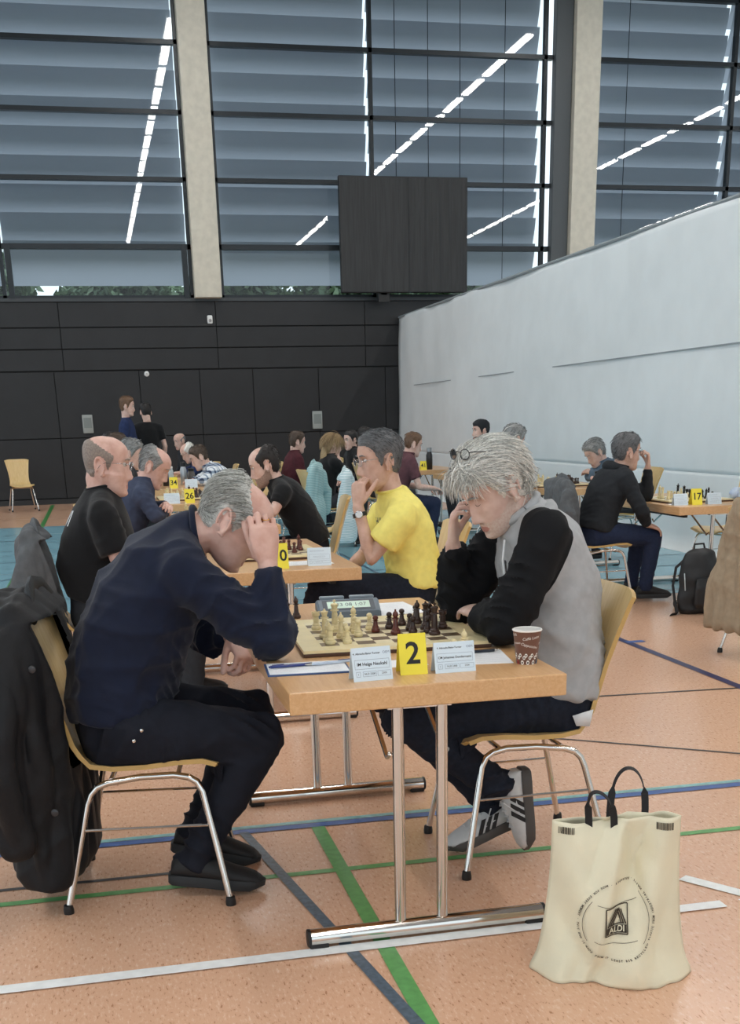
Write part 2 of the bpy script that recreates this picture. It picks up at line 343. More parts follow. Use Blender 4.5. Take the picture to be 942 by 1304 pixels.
# white divider curtain, padded below
def curtain():
    ys = np.linspace(-6, YW-.02, 150); zs = np.concatenate([[0, .01, .04, .1, .2, .4, .6, .78, .80, .815, .83, .86], np.linspace(.95, 3.34, 34)])
    vs = []
    for y in ys:
        for z in zs:
            far = max(0, (y-13)/10)
            x = XC+.02*math.sin(y*1.7+z*.8)*(.3+far)+.012*math.sin(y*6.1+1.3*math.sin(z*1.5))*far*(z/3.3)+.01*math.sin(z*3.1+y*.6)
            if z < .82: x -= .045*math.sin(min(1, (.82-z)/.5)*PI/2)+.0
            if z < .1: x -= .10*(1-z/.1)**2
            if abs(z-.815) < .012: x += .02
            x += .012*math.exp(-((z-2.06)/.012)**2)
            vs.append((x, y, z))
    n = len(zs); fs = [(i*n+j, i*n+j+1, (i+1)*n+j+1, (i+1)*n+j) for i in range(len(ys)-1) for j in range(n-1)]
    mb = MB().add(vs, fs); o = mb.build('wall_right', mat('white_divider_cloth', 'dde3e5', .6, var=.03, vscale=2, bump=.05, bscale=8), smooth=True, angle=60); struct(o)
    s = o.modifiers.new('thick', 'SOLIDIFY'); s.thickness = .03; s.offset = -1
    p = [(XC, y, 3.345) for y in np.linspace(-6, YW-.02, 30)]
    MB().tube(p, .022, 6).build('top_hem', mat('grey_hem', '8f979b', .6), o)
    MB().box((XC-.002, 9.2, 2.045), (.012, 30.5, .012)).build('seam', MATS['grey_hem'], o, smooth=False)
curtain()

# scoreboard panel on the wall with its mount
sb = thing('scoreboard', 'large black square panel hung in front of the middle window', 'scoreboard', (6.2, YW-.45, 3.75))
def sbp(mb, n, m, sm=False): return mb.build(n, m, sb, smooth=sm)
vs = []; N = 40
for i in range(N+1):
    for j in range(2):
        x = -1.25+2.5*i/N; vs.append((x, -.10-(.016*math.sin(i*1.9)+.012*math.sin(i*3.3+1))*(1 if x > -.1 else .25), .02+1.95*j))
sbp(MB().add(vs, [(2*i, 2*i+2, 2*i+3, 2*i+1) for i in range(N)]), 'front_cloth', mat('scoreboard_cloth', '2b2c2d', .65, var=.2, vscale=6, stretch=(6, 1, .3)), True)
sbp(MB().rbox((0, -.035, 1.0), (2.52, .11, 2.0), .01), 'case', mat('scoreboard_case', '1d1e20', .5))
sbp(MB().box((-.4, .05, -.06), (.22, .1, .2)), 'mount', M_black_rubber); sbp(MB().box((-.4, .2, .0), (.12, .4, .06)), 'bracket', M_black_rubber)
# small wall boxes
M_box = mat('grey_box', '9aa09e', .4)
for x, z, w, h, lab in ((-.08, 1.48, .2, .34, 'small grey wall box left of the two standing people'), (4.46, 1.45, .2, .34, 'small grey wall box above the woman with long blonde hair')):
    b = thing('wall_box', lab, 'wall box', (x, YW-.005, z)); MB().rbox((0, -.03, 0), (w, .06, h), .012).build('case', M_box, b); MB().box((0, -.062, .02), (w*.75, .006, h*.55)).build('lid', mat('box_lid', '7c8482', .4), b, smooth=False)
d = thing('motion_sensor', 'small white sensor high on the black wall', 'sensor', (2.42, YW-.005, 3.33)); MB().rbox((0, -.03, 0), (.10, .07, .15), .02).build('case', M_white, d); MB().ell((0, -.07, -.02), (.03, .015, .03)).build('lens', mat('grey_lens', '9a9a9a', .3), d)
d = thing('wall_socket', 'tiny white round fitting on the black wall', 'fitting', (1.13, YW-.005, 2.37)); MB().lathe([(.0, .0), (.045, .005), (.05, .02), (.03, .04)], 14).xf(Matrix.Rotation(PI/2, 4, 'X')).build('cap', M_white, d); MB().ell((0, -.042, 0), (.012, .008, .012), n=8, k=4).build('screw', M_box, d)

# shrubs outside the lowest panes
M_leaf = mat('leaf_green', 'a3b996', .6, var=.3, vscale=3); M_leaf2 = mat('leaf_dark', '70896a', .6, var=.3, vscale=3); M_bark = mat('bark', '4a3b2c', .9)
def tree(x, y, h, lab):
    t = thing('tree', lab, 'tree', (x, y, 0), 0, 'trees outside the hall')
    mb = MB(); n = 4200; cs = RNG.uniform(-1, 1, (20, 3))*V(1.0, .45, .45)+V(0, 0, h-1.0)
    for i in range(n):
        c0 = cs[RNG.integers(20)]+unit(RNG.normal(0, 1, 3))*.5*RNG.random()**.4; a = RNG.normal(0, 1, 3); a = unit(a); b = unit(np.cross(a, RNG.normal(0, 1, 3))); s = .13
        mb.add([c0-a*s, c0-b*s*.5, c0+a*s, c0+b*s*.5], [(0, 1, 2, 3)], int(RNG.random() < .45))
    o = mb.build('foliage', [M_leaf, M_leaf2], t, smooth=False); o['kind'] = 'stuff'
    MB().tube([(0, 0, 0), (.05, 0, h*.5), (0, .1, h-.8)], [.14, .11, .05], 8).build('trunk', M_bark, t)
for x, y, h in [(-4.9+k*2.8, 29+.3*(k % 2), 5.25+.15*math.sin(k*2.3)) for k in range(9)]: tree(x, y, h, 'leafy green tree outside behind the lowest window panes')
struct(MB().box((5, 42, -.06), (60, 34, .1)).build('ground', mat('outside_grass', '6c7d4e', .9), smooth=False))
# ------------------------------------------------------------------ tables
TW, TL, TZ = .775, 1.555, .75
M_beech = wood_mat('beech_laminate', 'cf9f6c', 'dcb282', .35, (30, 2.2, 30)); M_beech_edge = mat('beech_edge', 'cd9a63', .4, var=.06, vscale=12, stretch=(1, 1, 6))
M_ply = wood_mat('pale_beech_ply', 'd3b277', 'e0c48d', .35, (2.5, 22, 2.5)); M_ply_edge = mat('ply_edge', 'c7a465', .5)
def make_table():
    t = thing('chess_table', '', 'table')
    MB().rbox((TW/2, TL/2, TZ-.0305), (TW, TL, .061), .004).build('tabletop', M_beech, t, smooth=False)
    for yy in (.03, TL-.18):
        f = MB().tube([(.030, yy, .030), (.732, yy, .030)], .0255, 16).build('foot', M_chrome, t)
        for x in (.028, .734): MB().tube([(x-.006, yy, .030), (x-.004, yy, .030), (x+.004, yy, .030), (x+.006, yy, .030)], [.022, .0265, .0265, .022], 16).build('foot_cap', M_black_rubber, f)
        for x in (.055, .705): MB().rbox((x, yy, .011), (.055, .044, .022), .004).build('foot_pad', M_black_rubber, f)
        for x in (.30, .425):
            MB().tube([(x, yy+.005, .04), (x, yy+.005, TZ-.055)], .0165, 14).build('leg', M_chrome, t)
        MB().box((.362, yy+.02, TZ-.066), (.18, .04, .01)).build('leg_plate', M_chrome, t, smooth=False)
        s = 1 if yy < .5 else -1
        for x in (.28, .445): MB().tube([(x, yy+.02*s, TZ-.20), (x, yy+.05*s, TZ-.22), (x, yy+.34*s, TZ-.07)], .007, 8).build('brace', M_chrome, t)
    for x in (.12, TW-.12): MB().box((x, TL/2, TZ-.075), (.03, TL-.25, .03)).build('rail', M_black_rubber, t, smooth=False)
    return t
TX, TX2 = .435, 4.235
TABLES = {2: (TX, 2.945), 10: (TX, 5.58), 18: (TX, 8.2), 26: (TX, 10.85), 34: (TX, 13.5), 42: (TX, 16.1), 17: (TX2, 8.235), 25: (TX2, 10.85), 33: (TX2, 13.5), 41: (TX2, 16.1)}
t0 = make_table()
TLAB = {2: 'beech folding table with chrome legs bearing the yellow card reading two', 10: 'beech folding table bearing the yellow card reading ten', 18: 'beech folding table between the man in slate blue and the man in the black T-shirt', 26: 'beech folding table bearing the yellow card reading twenty-six', 34: 'beech folding table bearing the yellow card reading thirty-four beside the man in a plaid shirt', 42: 'beech folding table behind the man in the plaid shirt', 17: 'beech folding table with black backpack underneath and yellow card reading seventeen', 25: 'beech folding table in front of the grey-haired man by the curtain', 33: 'beech folding table before the man in a maroon polo shirt', 41: 'beech folding table bearing the yellow card reading forty-one'}
for i, (k, (x, y)) in enumerate(TABLES.items()):
    t = t0 if i == 0 else copy_tree(t0); t.location = (x, y, 0); tag(t, TLAB[k], 'table', 'folding tables of the chess tournament')

# ------------------------------------------------------------------ chairs (face +x, origin at seat centre on the floor)
def make_chair():
    c = thing('plywood_chair', '', 'chair')
    prof = [(.235, .418), (.225, .436), (.19, .448), (.12, .447), (.02, .436), (-.08, .432), (-.15, .440), (-.195, .462), (-.222, .505), (-.24, .57), (-.262, .66), (-.29, .76), (-.318, .85), (-.335, .895)]
    wid = [.195, .203, .208, .208, .204, .196, .186, .178, .172, .172, .18, .196, .213, .218]
    th = .015; k = 13; top = []; bot = []
    P = [V(x, 0, z) for x, z in prof]
    for i, p in enumerate(P):
        T = unit(P[min(i+1, len(P)-1)]-P[max(i-1, 0)]); N = V(-T[2], 0, T[0])*-1
        N = V(T[2], 0, -T[0]); N = -N if N[2] < -.0 and i < 7 else N
        if i >= 7 and N[0] < 0: N = -N
        r = []; q = []
        for u in np.linspace(-1, 1, k):
            y = u*wid[i]; dish = (.014 if i < 7 else .030)*(u*u)
            a = p+V(0, y, 0)+N*dish
            # rounded top corners of the back
            if i == len(P)-1: a = a-T*.028*abs(u)**4
            if i == 0: a = a+T*.03*abs(u)**4
            r.append(a+N*th/2); q.append(a-N*th/2)
        top.append(r); bot.append(q)
    mb = MB(); n = len(P); vs = np.array(top+bot).reshape(-1, 3); fs = []; B = n*k
    for i in range(n-1):
        for j in range(k-1):
            a = i*k+j; fs.append((a, a+1, a+k+1, a+k)); fs.append((B+a, B+a+k, B+a+k+1, B+a+1))
    mb.add(vs, fs, 0); es = []
    for i in range(n-1):
        for j in (0, k-1): a = i*k+j; es.append((a, a+k, B+a+k, B+a) if j == 0 else (a+k, a, B+a, B+a+k))
    for j in range(k-1):
        for i in (0, n-1): a = i*k+j; es.append((a, a+1, B+a+1, B+a))
    mb.f += es; mb.m += [1]*len(es)
    mb.build('seat_shell', [M_ply, M_ply_edge], c, angle=50)
    for s in (-1, 1):
        y = .175*s; fr = MB()
        fr.tube([(.145, y, .405), (.10, y, .414), (0, y, .412), (-.10, y, .398), (-.135, y, .385)], .0105, 10).build('side_rail', M_chrome, c)
        for pts, nm in (([(.145, y, .405), (.170, y+.004*s, .39), (.185, y+.008*s, .36), (.25, y+.06*s, .012)], 0), ([(-.135, y, .385), (-.155, y+.004*s, .365), (-.168, y+.008*s, .335), (-.25, y+.06*s, .012)], 1)):
            l = MB().tube(pts, .0105, 10).build('leg', M_chrome, c)
            e = V(*pts[-1]); MB().lathe([(.010, .0), (.016, .0), (.0165, .012), (.014, .028), (.011, .03)], 12, (e[0], e[1], 0)).build('foot_cap', M_black_rubber, l)
        MB().tube([(.205, y+.022*s, .255), (-.19, y+.022*s, .255)], .0045, 6).build('stretcher', M_chrome, c)
    for x in (.11, -.09): MB().tube([(x, -.175, .405), (x, .175, .405)], .008, 8).build('cross_bar', M_chrome, c)
    return c
ch0 = make_chair(); _first = [True]; CH = []; BOARDS = []
def chair(x, y, deg, lab, z=0):
    c = ch0 if _first[0] else copy_tree(ch0); _first[0] = False
    CH.append((x, y, math.radians(deg)))
    c.location = (x, y, z); c.rotation_euler.z = math.radians(deg); return tag(c, lab, 'chair', 'plywood chairs with chrome legs')
chair(.065, 3.62, -8, 'pale plywood chair with black jacket over its back under the man in navy')
chair(1.30, 3.585, 180, 'pale plywood chair under the man in the grey and black hooded top')
chair(-.045, 6.21, 0, 'pale plywood chair with grey jacket under the bald man in black')
chair(1.585, 6.20, 182, 'pale plywood chair under the man in the yellow shirt')
chair(.15, 8.92, 0, 'pale plywood chair under the man in the slate blue shirt')
chair(1.49, 8.80, 175, 'pale plywood chair under the dark-haired man in the black T-shirt')
chair(1.97, 11.1, 168, 'empty plywood chair with a striped teal jacket behind the man in the black T-shirt')
chair(2.08, 13.3, 160, 'plywood chair with pale teal jacket near the man in maroon')
chair(3.80, 8.80, 0, 'pale plywood chair under the man in the dark hooded jacket')
chair(5.35, 9.5, 190, 'empty plywood chair between the black chess pieces and the white curtain')
chair(4.02, 6.42, 25, 'plywood chair hidden under a beige jacket')
chair(-1.37, 22.9, -80, 'empty plywood chair standing against the black wall')
chair(1.45, 18.05, 190, 'empty plywood chair beyond the man in the plaid shirt')
chair(1.85, 16.0, 190, 'empty plywood chair behind the man in the black T-shirt')
chair(2.25, 17.2, 200, 'empty plywood chair near the man in the maroon top')
chair(2.64, 14.0, 10, 'plywood chair under the woman with long blonde hair')
chair(3.38, 13.5, 4, 'plywood chair under the man in the maroon polo shirt')
chair(2.44, 15.25, 8, 'plywood chair under the man in the maroon top')
chair(5.30, 11.5, 180, 'plywood chair under the grey-haired man by the curtain')
chair(1.53, 14.1, 180, 'plywood chair under the man in the plaid shirt')

for x_, y_, d_, who in ((.23, 11.6, 0, 'man with the white collar'), (.22, 14.2, 0, 'man with dark brown hair'), (.22, 17.0, 0, 'dark-haired man by the small grey wall box'), (1.58, 16.7, 180, 'white-haired man beyond the man in plaid'), (1.46, 20.0, 190, 'bald man by the black wall'), (3.48, 16.35, 190, 'person facing the woman with blonde hair'), (3.64, 15.6, 0, 'white-haired person behind the man in dusty maroon'), (3.99, 18.4, 0, 'black-haired person'), (5.08, 15.5, 180, 'man in the dark knitted cap'), (3.92, 11.45, 0, 'curly grey-haired man in black')):
    chair(x_, y_, d_, 'pale plywood chair under the '+who)

# ------------------------------------------------------------------ chess sets
M_ivory = mat('boxwood', 'e3d3a4', .35, var=.06, vscale=60); M_dark = mat('dark_rosewood', '3a2720', .3, var=.25, vscale=50); M_red = mat('red_rosewood', '5b2a20', .3, var=.2, vscale=50)
M_blackp = mat('black_piece', '1c1a1a', .35); M_felt = mat('felt', '24302a', .9)
BASE = lambda r, s: [(r*.9, 0), (r, .003), (r, .008), (r*.92, .011), (r*.78, .013), (r*.8, .016), (r*.55, .022)]
PROF = {
 'pawn': (BASE(.0145, 1)+[(.0072, .030), (.0058, .034), (.0095, .0355), (.0095, .037), (.0055, .038), (.0085, .042), (.0095, .046), (.0085, .050), (.0048, .0535), (.0008, .0545)]),
 'rook': (BASE(.0165, 1)+[(.0095, .036), (.009, .043), (.0125, .045), (.013, .048), (.0125, .056), (.0085, .056), (.0080, .052), (.0008, .052)]),
 'bishop': (BASE(.0165, 1)+[(.0075, .042), (.0065, .048), (.0115, .050), (.0112, .052), (.006, .0535), (.0095, .060), (.0088, .066), (.004, .0725), (.0024, .074), (.0034, .0765), (.0022, .079), (.0005, .0795)]),
 'queen': (BASE(.0185, 1)+[(.009, .05), (.0075, .060), (.0135, .0625), (.013, .065), (.0078, .067), (.0092, .074), (.0128, .083), (.0115, .083), (.008, .084), (.003, .087), (.0035, .090), (.0006, .092)]),
 'king': (BASE(.019, 1)+[(.0095, .05), (.008, .064), (.0142, .0665), (.0138, .069), (.0085, .071), (.0098, .078), (.0125, .086), (.010, .089), (.003, .091)])}
def piece_mesh(kind, m, nm):
    mb = MB()
    if kind == 'knight':
        mb.lathe(BASE(.0165, 1)+[(.0095, .026), (.0005, .0262)], 16)
        o = [(-.009, .024), (-.0105, .034), (-.0085, .046), (-.004, .055), (.000, .0605), (.002, .065), (.0045, .060), (.0105, .052), (.0165, .0435), (.0165, .0395), (.013, .038), (.008, .042), (.0055, .041), (.0085, .033), (.0095, .024)]
        n = len(o); R = []
        for y, sc in ((-.0062, .86), (-.004, 1), (.004, 1), (.0062, .86)):
            cx, cz = .001, .042; R.append([(cx+(a-cx)*sc, y, cz+(b-cz)*sc if b > .03 else b) for a, b in o])
        mb.rings(R)
    else:
        mb.lathe(PROF[kind], 18)
        if kind == 'king': mb.box((0, 0, .0965), (.0035, .0035, .013)); mb.box((0, 0, .0975), (.0105, .0034, .0035))
        if kind == 'rook':
            for a in range(4): mb.box((.0105*math.cos(a*PI/2), .0105*math.sin(a*PI/2), .0575), (.006, .006, .004), Rz(a*PI/2))
        if kind == 'bishop': mb.box((.004, 0, .0665), (.010, .0012, .0012), Ry(-.7), 0)
    return mb.mesh(nm, m, True, 35)
PM = {}
def piece(kind, mname, x, y, z, where, rz=0., lab=None):
    m = {'cream': M_ivory, 'dark brown': M_dark, 'reddish brown': M_red, 'black': M_blackp}[mname]
    if (kind, mname) not in PM: PM[(kind, mname)] = piece_mesh(kind, m, 'chess_'+kind)
    o = link('chess_'+kind, PM[(kind, mname)], None, (x, y, z), rz)
    return tag(o, lab or ('%s wooden chess %s %s' % (mname, kind, where)), 'chess piece', 'chess pieces '+where)
M_lsq = mat('maple_square', 'ece0ba', .35, var=.05, vscale=30); M_dsq = mat('walnut_square', '6a5740', .35, var=.15, vscale=40, stretch=(1, 4, 1)); M_frame = mat('maple_frame', 'eadcae', .35, var=.05, vscale=20); M_bside = mat('board_underside', '4d3324', .5)
def board(cx, cy, deg, size, lab, z=TZ, full=True):
    b = thing('chessboard', lab, 'chessboard', (cx, cy, z), math.radians(deg), 'chessboards')
    h = size/2; q = size*.0975; BOARDS.append((cx, cy, math.radians(deg), h))
    MB().rbox((0, 0, .006), (size, size, .012), .003).build('underboard', M_bside, b, smooth=False)
    f = MB(); w = h-4*q
    for sx in (-1, 1): f.box((sx*(h-w/2), 0, .0165), (w, size, .009)); f.box((0, sx*(h-w/2), .0165), (8*q, w, .009))
    f.build('frame', M_frame, b, smooth=False)
    if full:
        sq = {}
        for c2, m in ((0, M_dsq), (1, M_lsq)): sq[c2] = MB().rbox((0, 0, .0165), (q*.995, q*.995, .009), .0006).mesh('square', m, False)
        for i in range(8):
            for j in range(8): link('square', sq[(i+j) % 2], b, ((i-3.5)*q, (j-3.5)*q, 0))
    else:
        mb = MB()
        for i in range(8):
            for j in range(8): mb.box(((i-3.5)*q, (j-3.5)*q, .0165), (q, q, .009), None, (i+j) % 2)
        o = mb.build('squares', [M_dsq, M_lsq], b, smooth=False); o['kind'] = 'stuff'
    def at(i, j):
        p = Rz(math.radians(deg))@V((i-3.5)*q, (j-3.5)*q, 0); return cx+p[0], cy+p[1], z+.0212
    return at
BZ2 = TZ+.0212
at2 = board(.858, 3.685, -2.5, .585, 'wooden chessboard with cream border behind the yellow card reading two')
EYEV = Vector((0, 0, EYE))
W2 = 'on the board before the man in navy'
# file a..h run along y here: i across the table (white left), j into the depth
G2 = [('rook', 'cream', 0, 0), ('knight', 'cream', 0, 1), ('queen', 'cream', 0, 2), ('pawn', 'cream', 1, 0), ('pawn', 'cream', 1, 1), ('bishop', 'cream', 1, 2), ('pawn', 'cream', 2, 2), ('pawn', 'cream', 2, 3), ('pawn', 'cream', 1, 5), ('rook', 'cream', 0, 5), ('king', 'cream', 1, 4), ('bishop', 'cream', 2, 4), ('pawn', 'cream', 3, 4),
      ('pawn', 'dark brown', 4, 4), ('pawn', 'reddish brown', 3, 3), ('pawn', 'dark brown', 5, 5), ('pawn', 'dark brown', 6, 6), ('bishop', 'dark brown', 6, 5), ('bishop', 'reddish brown', 4, 2), ('knight', 'dark brown', 7, 6), ('pawn', 'dark brown', 5, 3), ('pawn', 'dark brown', 5, 2), ('queen', 'dark brown', 6, 3), ('pawn', 'dark brown', 6, 2), ('rook', 'dark brown', 7, 3), ('king', 'dark brown', 6, 1)]
for k, m, i, j in G2:
    x, y, z = at2(i, j); piece(k, m, x+random.uniform(-.006, .006), y+random.uniform(-.006, .006), z, W2, random.uniform(-.4, .4)+(PI if m != 'cream' else 0))
for k, x, y in (('pawn', .60, 4.10), ('bishop', .655, 4.16), ('pawn', .63, 4.2)): piece(k, 'dark brown', x, y, TZ, 'standing captured beside the clock', 0)
for k, x, y in (('pawn', .985, 3.28), ('bishop', 1.02, 3.29), ('pawn', 1.0, 3.245)): piece(k, 'cream', x, y, TZ, 'standing captured behind the name cards', 0)
def far_set(tab, cx, cy, deg, dark, where, lab, seed, full=False, side=.5):
    at = board(cx, cy, deg, .55, lab, TZ, full); R = random.Random(seed)
    cells = [(i, j) for i in range(8) for j in range(8)]; R.shuffle(cells)
    wk = ['king', 'queen', 'rook', 'rook', 'bishop', 'knight', 'pawn', 'pawn', 'pawn', 'pawn', 'pawn', 'pawn', 'bishop']
    wcells = sorted(cells[:30], key=lambda c: c[0]); wc = wcells[:13]; bc = wcells[-13:]
    for k, (i, j) in zip(wk, wc): x, y, z = at(i, j); piece(k, 'cream', x, y, z, where, R.uniform(-.5, .5))
    for k, (i, j) in zip(wk, bc): x, y, z = at(i, j); piece(k, dark, x, y, z, where, PI+R.uniform(-.5, .5))
far_set(10, .84, 6.30, 1, 'reddish brown', 'on the board before the man in yellow', 'wooden chessboard between the bald man and the man in yellow', 3)
far_set(17, 4.60, 8.86, 0, 'black', 'on the board before the man in the dark hooded jacket', 'wooden chessboard before the man in the dark hooded jacket', 5)
far_set(18, .82, 9.0, 0, 'dark brown', 'on the board before the man in slate blue', 'wooden chessboard before the man in slate blue', 8)
far_set(25, 4.525, 11.5, 0, 'dark brown', 'on the board before the grey-haired man by the curtain', 'wooden chessboard before the grey-haired man by the curtain', 9)
far_set(26, .82, 11.6, 0, 'dark brown', 'on the board before the man with the white collar', 'wooden chessboard before the man with the white collar', 4)

# ------------------------------------------------------------------ cards, sheets, pens
M_yel = mat('yellow_card', 'f3e243', .6); M_card = mat('pale_blue_card', 'd9e8f2', .6); M_paper = mat('white_paper', 'eef1f4', .6); M_ink = mat('black_ink', '15151a', .6); M_inkg = mat('grey_ink', '6d7d92', .6); M_penb = mat('blue_pen', '1f2f6e', .3); M_clip = mat('blue_board', '34507f', .4)
def put_text(mb, body, size, R, o, mi=0, align='CENTER', bold=0., shear=0.):
    v, f = text_mesh(body, size, align, shear, 1., bold); R = np.array(R)
    mb.add(np.outer(v[:, 0], R[0])+np.outer(v[:, 1], R[1])+np.array(o), f, mi)
def tent(name, lab, cat, x, y, rz, w, h, m, number=None, nsize=.06, lines=None, group=None):
    """folded card: front leaf and back leaf leaning on each other; faces -y before rotation"""
    t = thing(name, lab, cat, (x, y, TZ), rz, group); d = h*.28; th = .0009
    for s in (1, -1):
        a = V(-w/2, -d*s, 0); vs = []
        for (u, vv) in ((-w/2, 0), (w/2, 0), (w/2, 1), (-w/2, 1)):
            p = V(u, -d*s*(1-vv), h*vv); vs.append(p)
        nrm = unit(V(0, -h*s, d)); vs = [p+nrm*th for p in vs]+[p-nrm*th for p in vs]
        MB().add(vs, [(0, 1, 2, 3), (7, 6, 5, 4), (0, 4, 5, 1), (1, 5, 6, 2), (2, 6, 7, 3), (3, 7, 4, 0)]).build('leaf', m, t, smooth=False)
    ux = V(1, 0, 0); uy = unit(V(0, d, h)); n = unit(V(0, -h, d)); o = V(0, -d*.5, h*.5)+n*.0014
    if number:
        mb = MB(); put_text(mb, number, nsize, (ux, uy), o, 0, bold=.018); mb.build('numeral', M_ink, t, smooth=False)
    if lines is not None:
        for (txt, sz, px, py, mi, bd) in lines: mb = MB(); put_text(mb, txt, sz, (ux, uy), o+ux*px+uy*py, 0, bold=bd); mb.build('lettering', [M_ink, M_inkg][mi], t, smooth=False)
        fr = MB()
        def rect(cx, cy, a, b):
            e = .0006
            for (dx, dy, ww, hh) in ((0, b/2, a, e), (0, -b/2, a, e), (-a/2, 0, e, b), (a/2, 0, e, b)):
                c0 = o+ux*(cx+dx)+uy*(cy+dy); fr.add([c0-ux*ww/2-uy*hh/2, c0+ux*ww/2-uy*hh/2, c0+ux*ww/2+uy*hh/2, c0-ux*ww/2+uy*hh/2], [(0, 1, 2, 3)])
        rect(0, 0, w*.88, h*.28); rect(-w*.37, -h*.30, w*.1, h*.15); rect(-w*.08, -h*.30, w*.34, h*.15); rect(w*.29, -h*.30, w*.33, h*.15)
        if not lines: rect(-w*.10, h*.33, w*.6, h*.03); rect(0, 0, w*.5, h*.05); rect(-w*.08, -h*.30, w*.2, h*.03)
        fr.build('printed_boxes', M_inkg, t, smooth=False)
    return t
def namecard(lab, x, y, rz, w, h, nm=None, title='4. Albrecht-Beier-Turnier', r1='NLD 2300', r2='2300'):
    if nm is None: return tent('name_card', lab, 'name card', x, y, rz, w, h, M_card, lines=[], group='name cards')
    return tent('name_card', lab, 'name card', x, y, rz, w, h, M_card, lines=[(title, h*.085, -w*.12, h*.33, 0, .012), ('OEM', h*.11, w*.38, h*.335, 1, 0), (nm, h*(.135 if len(nm) < 18 else .108), 0, 0, 0, .015), ('1', h*.085, -w*.37, -h*.30, 0, 0), (r1, h*.085, -w*.08, -h*.30, 0, 0), (r2, h*.085, w*.29, -h*.30, 0, 0)], group='name cards')
namecard('pale blue name card left of the yellow card reading two', .680, 3.055, math.radians(5), .112, .088, 'IM Helge Neukahl')
namecard('pale blue name card right of the yellow card reading two', .925, 3.085, math.radians(1), .118, .082, 'CM Johannes Dondermann')
NC = 'yellow table number cards'
tent('number_card', 'yellow folded card with a big black two', 'number card', .808, 3.10, math.radians(-2), .078, .110, M_yel, '2', .085, group=NC)
tent('number_card', 'yellow folded card with the number ten', 'number card', .825, 5.70, 0, .085, .118, M_yel, '10', .075, group=NC)
tent('number_card', 'yellow folded card with the number seventeen', 'number card', 4.46, 8.42, 0, .085, .118, M_yel, '17', .072, group=NC)
tent('number_card', 'yellow folded card with the number twenty-six', 'number card', .80, 11.0, 0, .088, .12, M_yel, '26', .075, group=NC)
tent('number_card', 'yellow folded card with the number thirty-four', 'number card', .83, 13.7, 0, .088, .12, M_yel, '34', .075, group=NC)
tent('number_card', 'yellow folded card with the number forty-one', 'number card', 4.42, 16.2, 0, .088, .12, M_yel, '41', .075, group=NC)
namecard('pale blue name card at the corner table beside the man in yellow', 1.03, 5.74, math.radians(-4), .115, .085)
namecard('white name card left of the yellow card reading seventeen', 4.33, 8.42, 0, .115, .085)
namecard('white name card right of the yellow card reading seventeen', 4.60, 8.40, 0, .115, .085)
namecard('pale name card left of the yellow card reading twenty-six', .64, 11.0, 0, .14, .09)
namecard('pale name card right of the yellow card reading twenty-six', 1.02, 11.0, 0, .14, .09)
namecard('pale blue name card right of the yellow card reading thirty-four', 1.03, 13.75, 0, .14, .09)
def sheet(lab, x, y, deg, w, l, clip=False, ticks=True):
    s = thing('score_sheet', lab, 'score sheet', (x, y, TZ), math.radians(deg), 'score sheets')
    if clip: MB().rbox((0, 0, .0025), (w+.012, l+.012, .005), .001).build('backing_board', M_clip, s, smooth=False)
    z = .0055 if clip else .0006
    MB().box((0, 0, z), (w, l, .001)).build('paper', M_paper, s, smooth=False)
    if ticks:
        mb = MB()
        for i in range(9):
            yy = -l*.38+i*l*.09; mb.add([(-w*.42, yy, z+.0008), (w*.42, yy, z+.0008), (w*.42, yy+.0008, z+.0008), (-w*.42, yy+.0008, z+.0008)], [(0, 1, 2, 3)])
        mb.build('ruled_lines', M_inkg, s, smooth=False)
sheet('score sheet on a blue board at the elbow of the man in navy', .535, 3.245, -4, .225, .155, True)
sheet('score sheet between the name card and the paper cup', 1.065, 3.24, -8, .14, .20)
sheet('white sheet lying behind the chess clock', 1.02, 4.25, 4, .21, .29)
sheet('white sheet in front of the chessboard beside the man in yellow', .98, 5.86, 2, .26, .18)
sheet('white sheet in front of the chessboard next to the black backpack', 4.42, 8.52, 0, .25, .12)
sheet('white sheet half hidden behind the yellow card reading two', .82, 3.235, 2, .12, .1, False, False)
def pen(lab, x, y, z, deg, m, body=M_penb):
    p = thing('pen', lab, 'pen', (x, y, z), math.radians(deg), 'pens on the score sheets')
    MB().tube([(-.07, 0, .006), (-.02, 0, .006), (.05, 0, .006)], [.0042, .0046, .0046], 10).build('barrel', m, p); MB().tube([(.05, 0, .006), (.063, 0, .006), (.071, 0, .006)], [.0046, .003, .0006], 10).build('tip', M_chrome, p)
    MB().box((-.048, 0, .0115), (.035, .003, .0015)).build('clip', body, p, smooth=False); MB().tube([(-.075, 0, .006), (-.068, 0, .006)], .0028, 8).build('button', body, p)
pen('blue pen lying on the clipped score sheet', .50, 3.255, TZ+.006, 4, M_penb); pen('clear pen with blue cap lying on the clipped score sheet', .60, 3.26, TZ+.006, 186, mat('clear_pen', 'b9c4d4', .2)); pen('dark pen on the sheet beside the paper cup', 1.07, 3.30, TZ+.001, 6, mat('dark_pen', '1c2430', .3), MATS['dark_pen'])

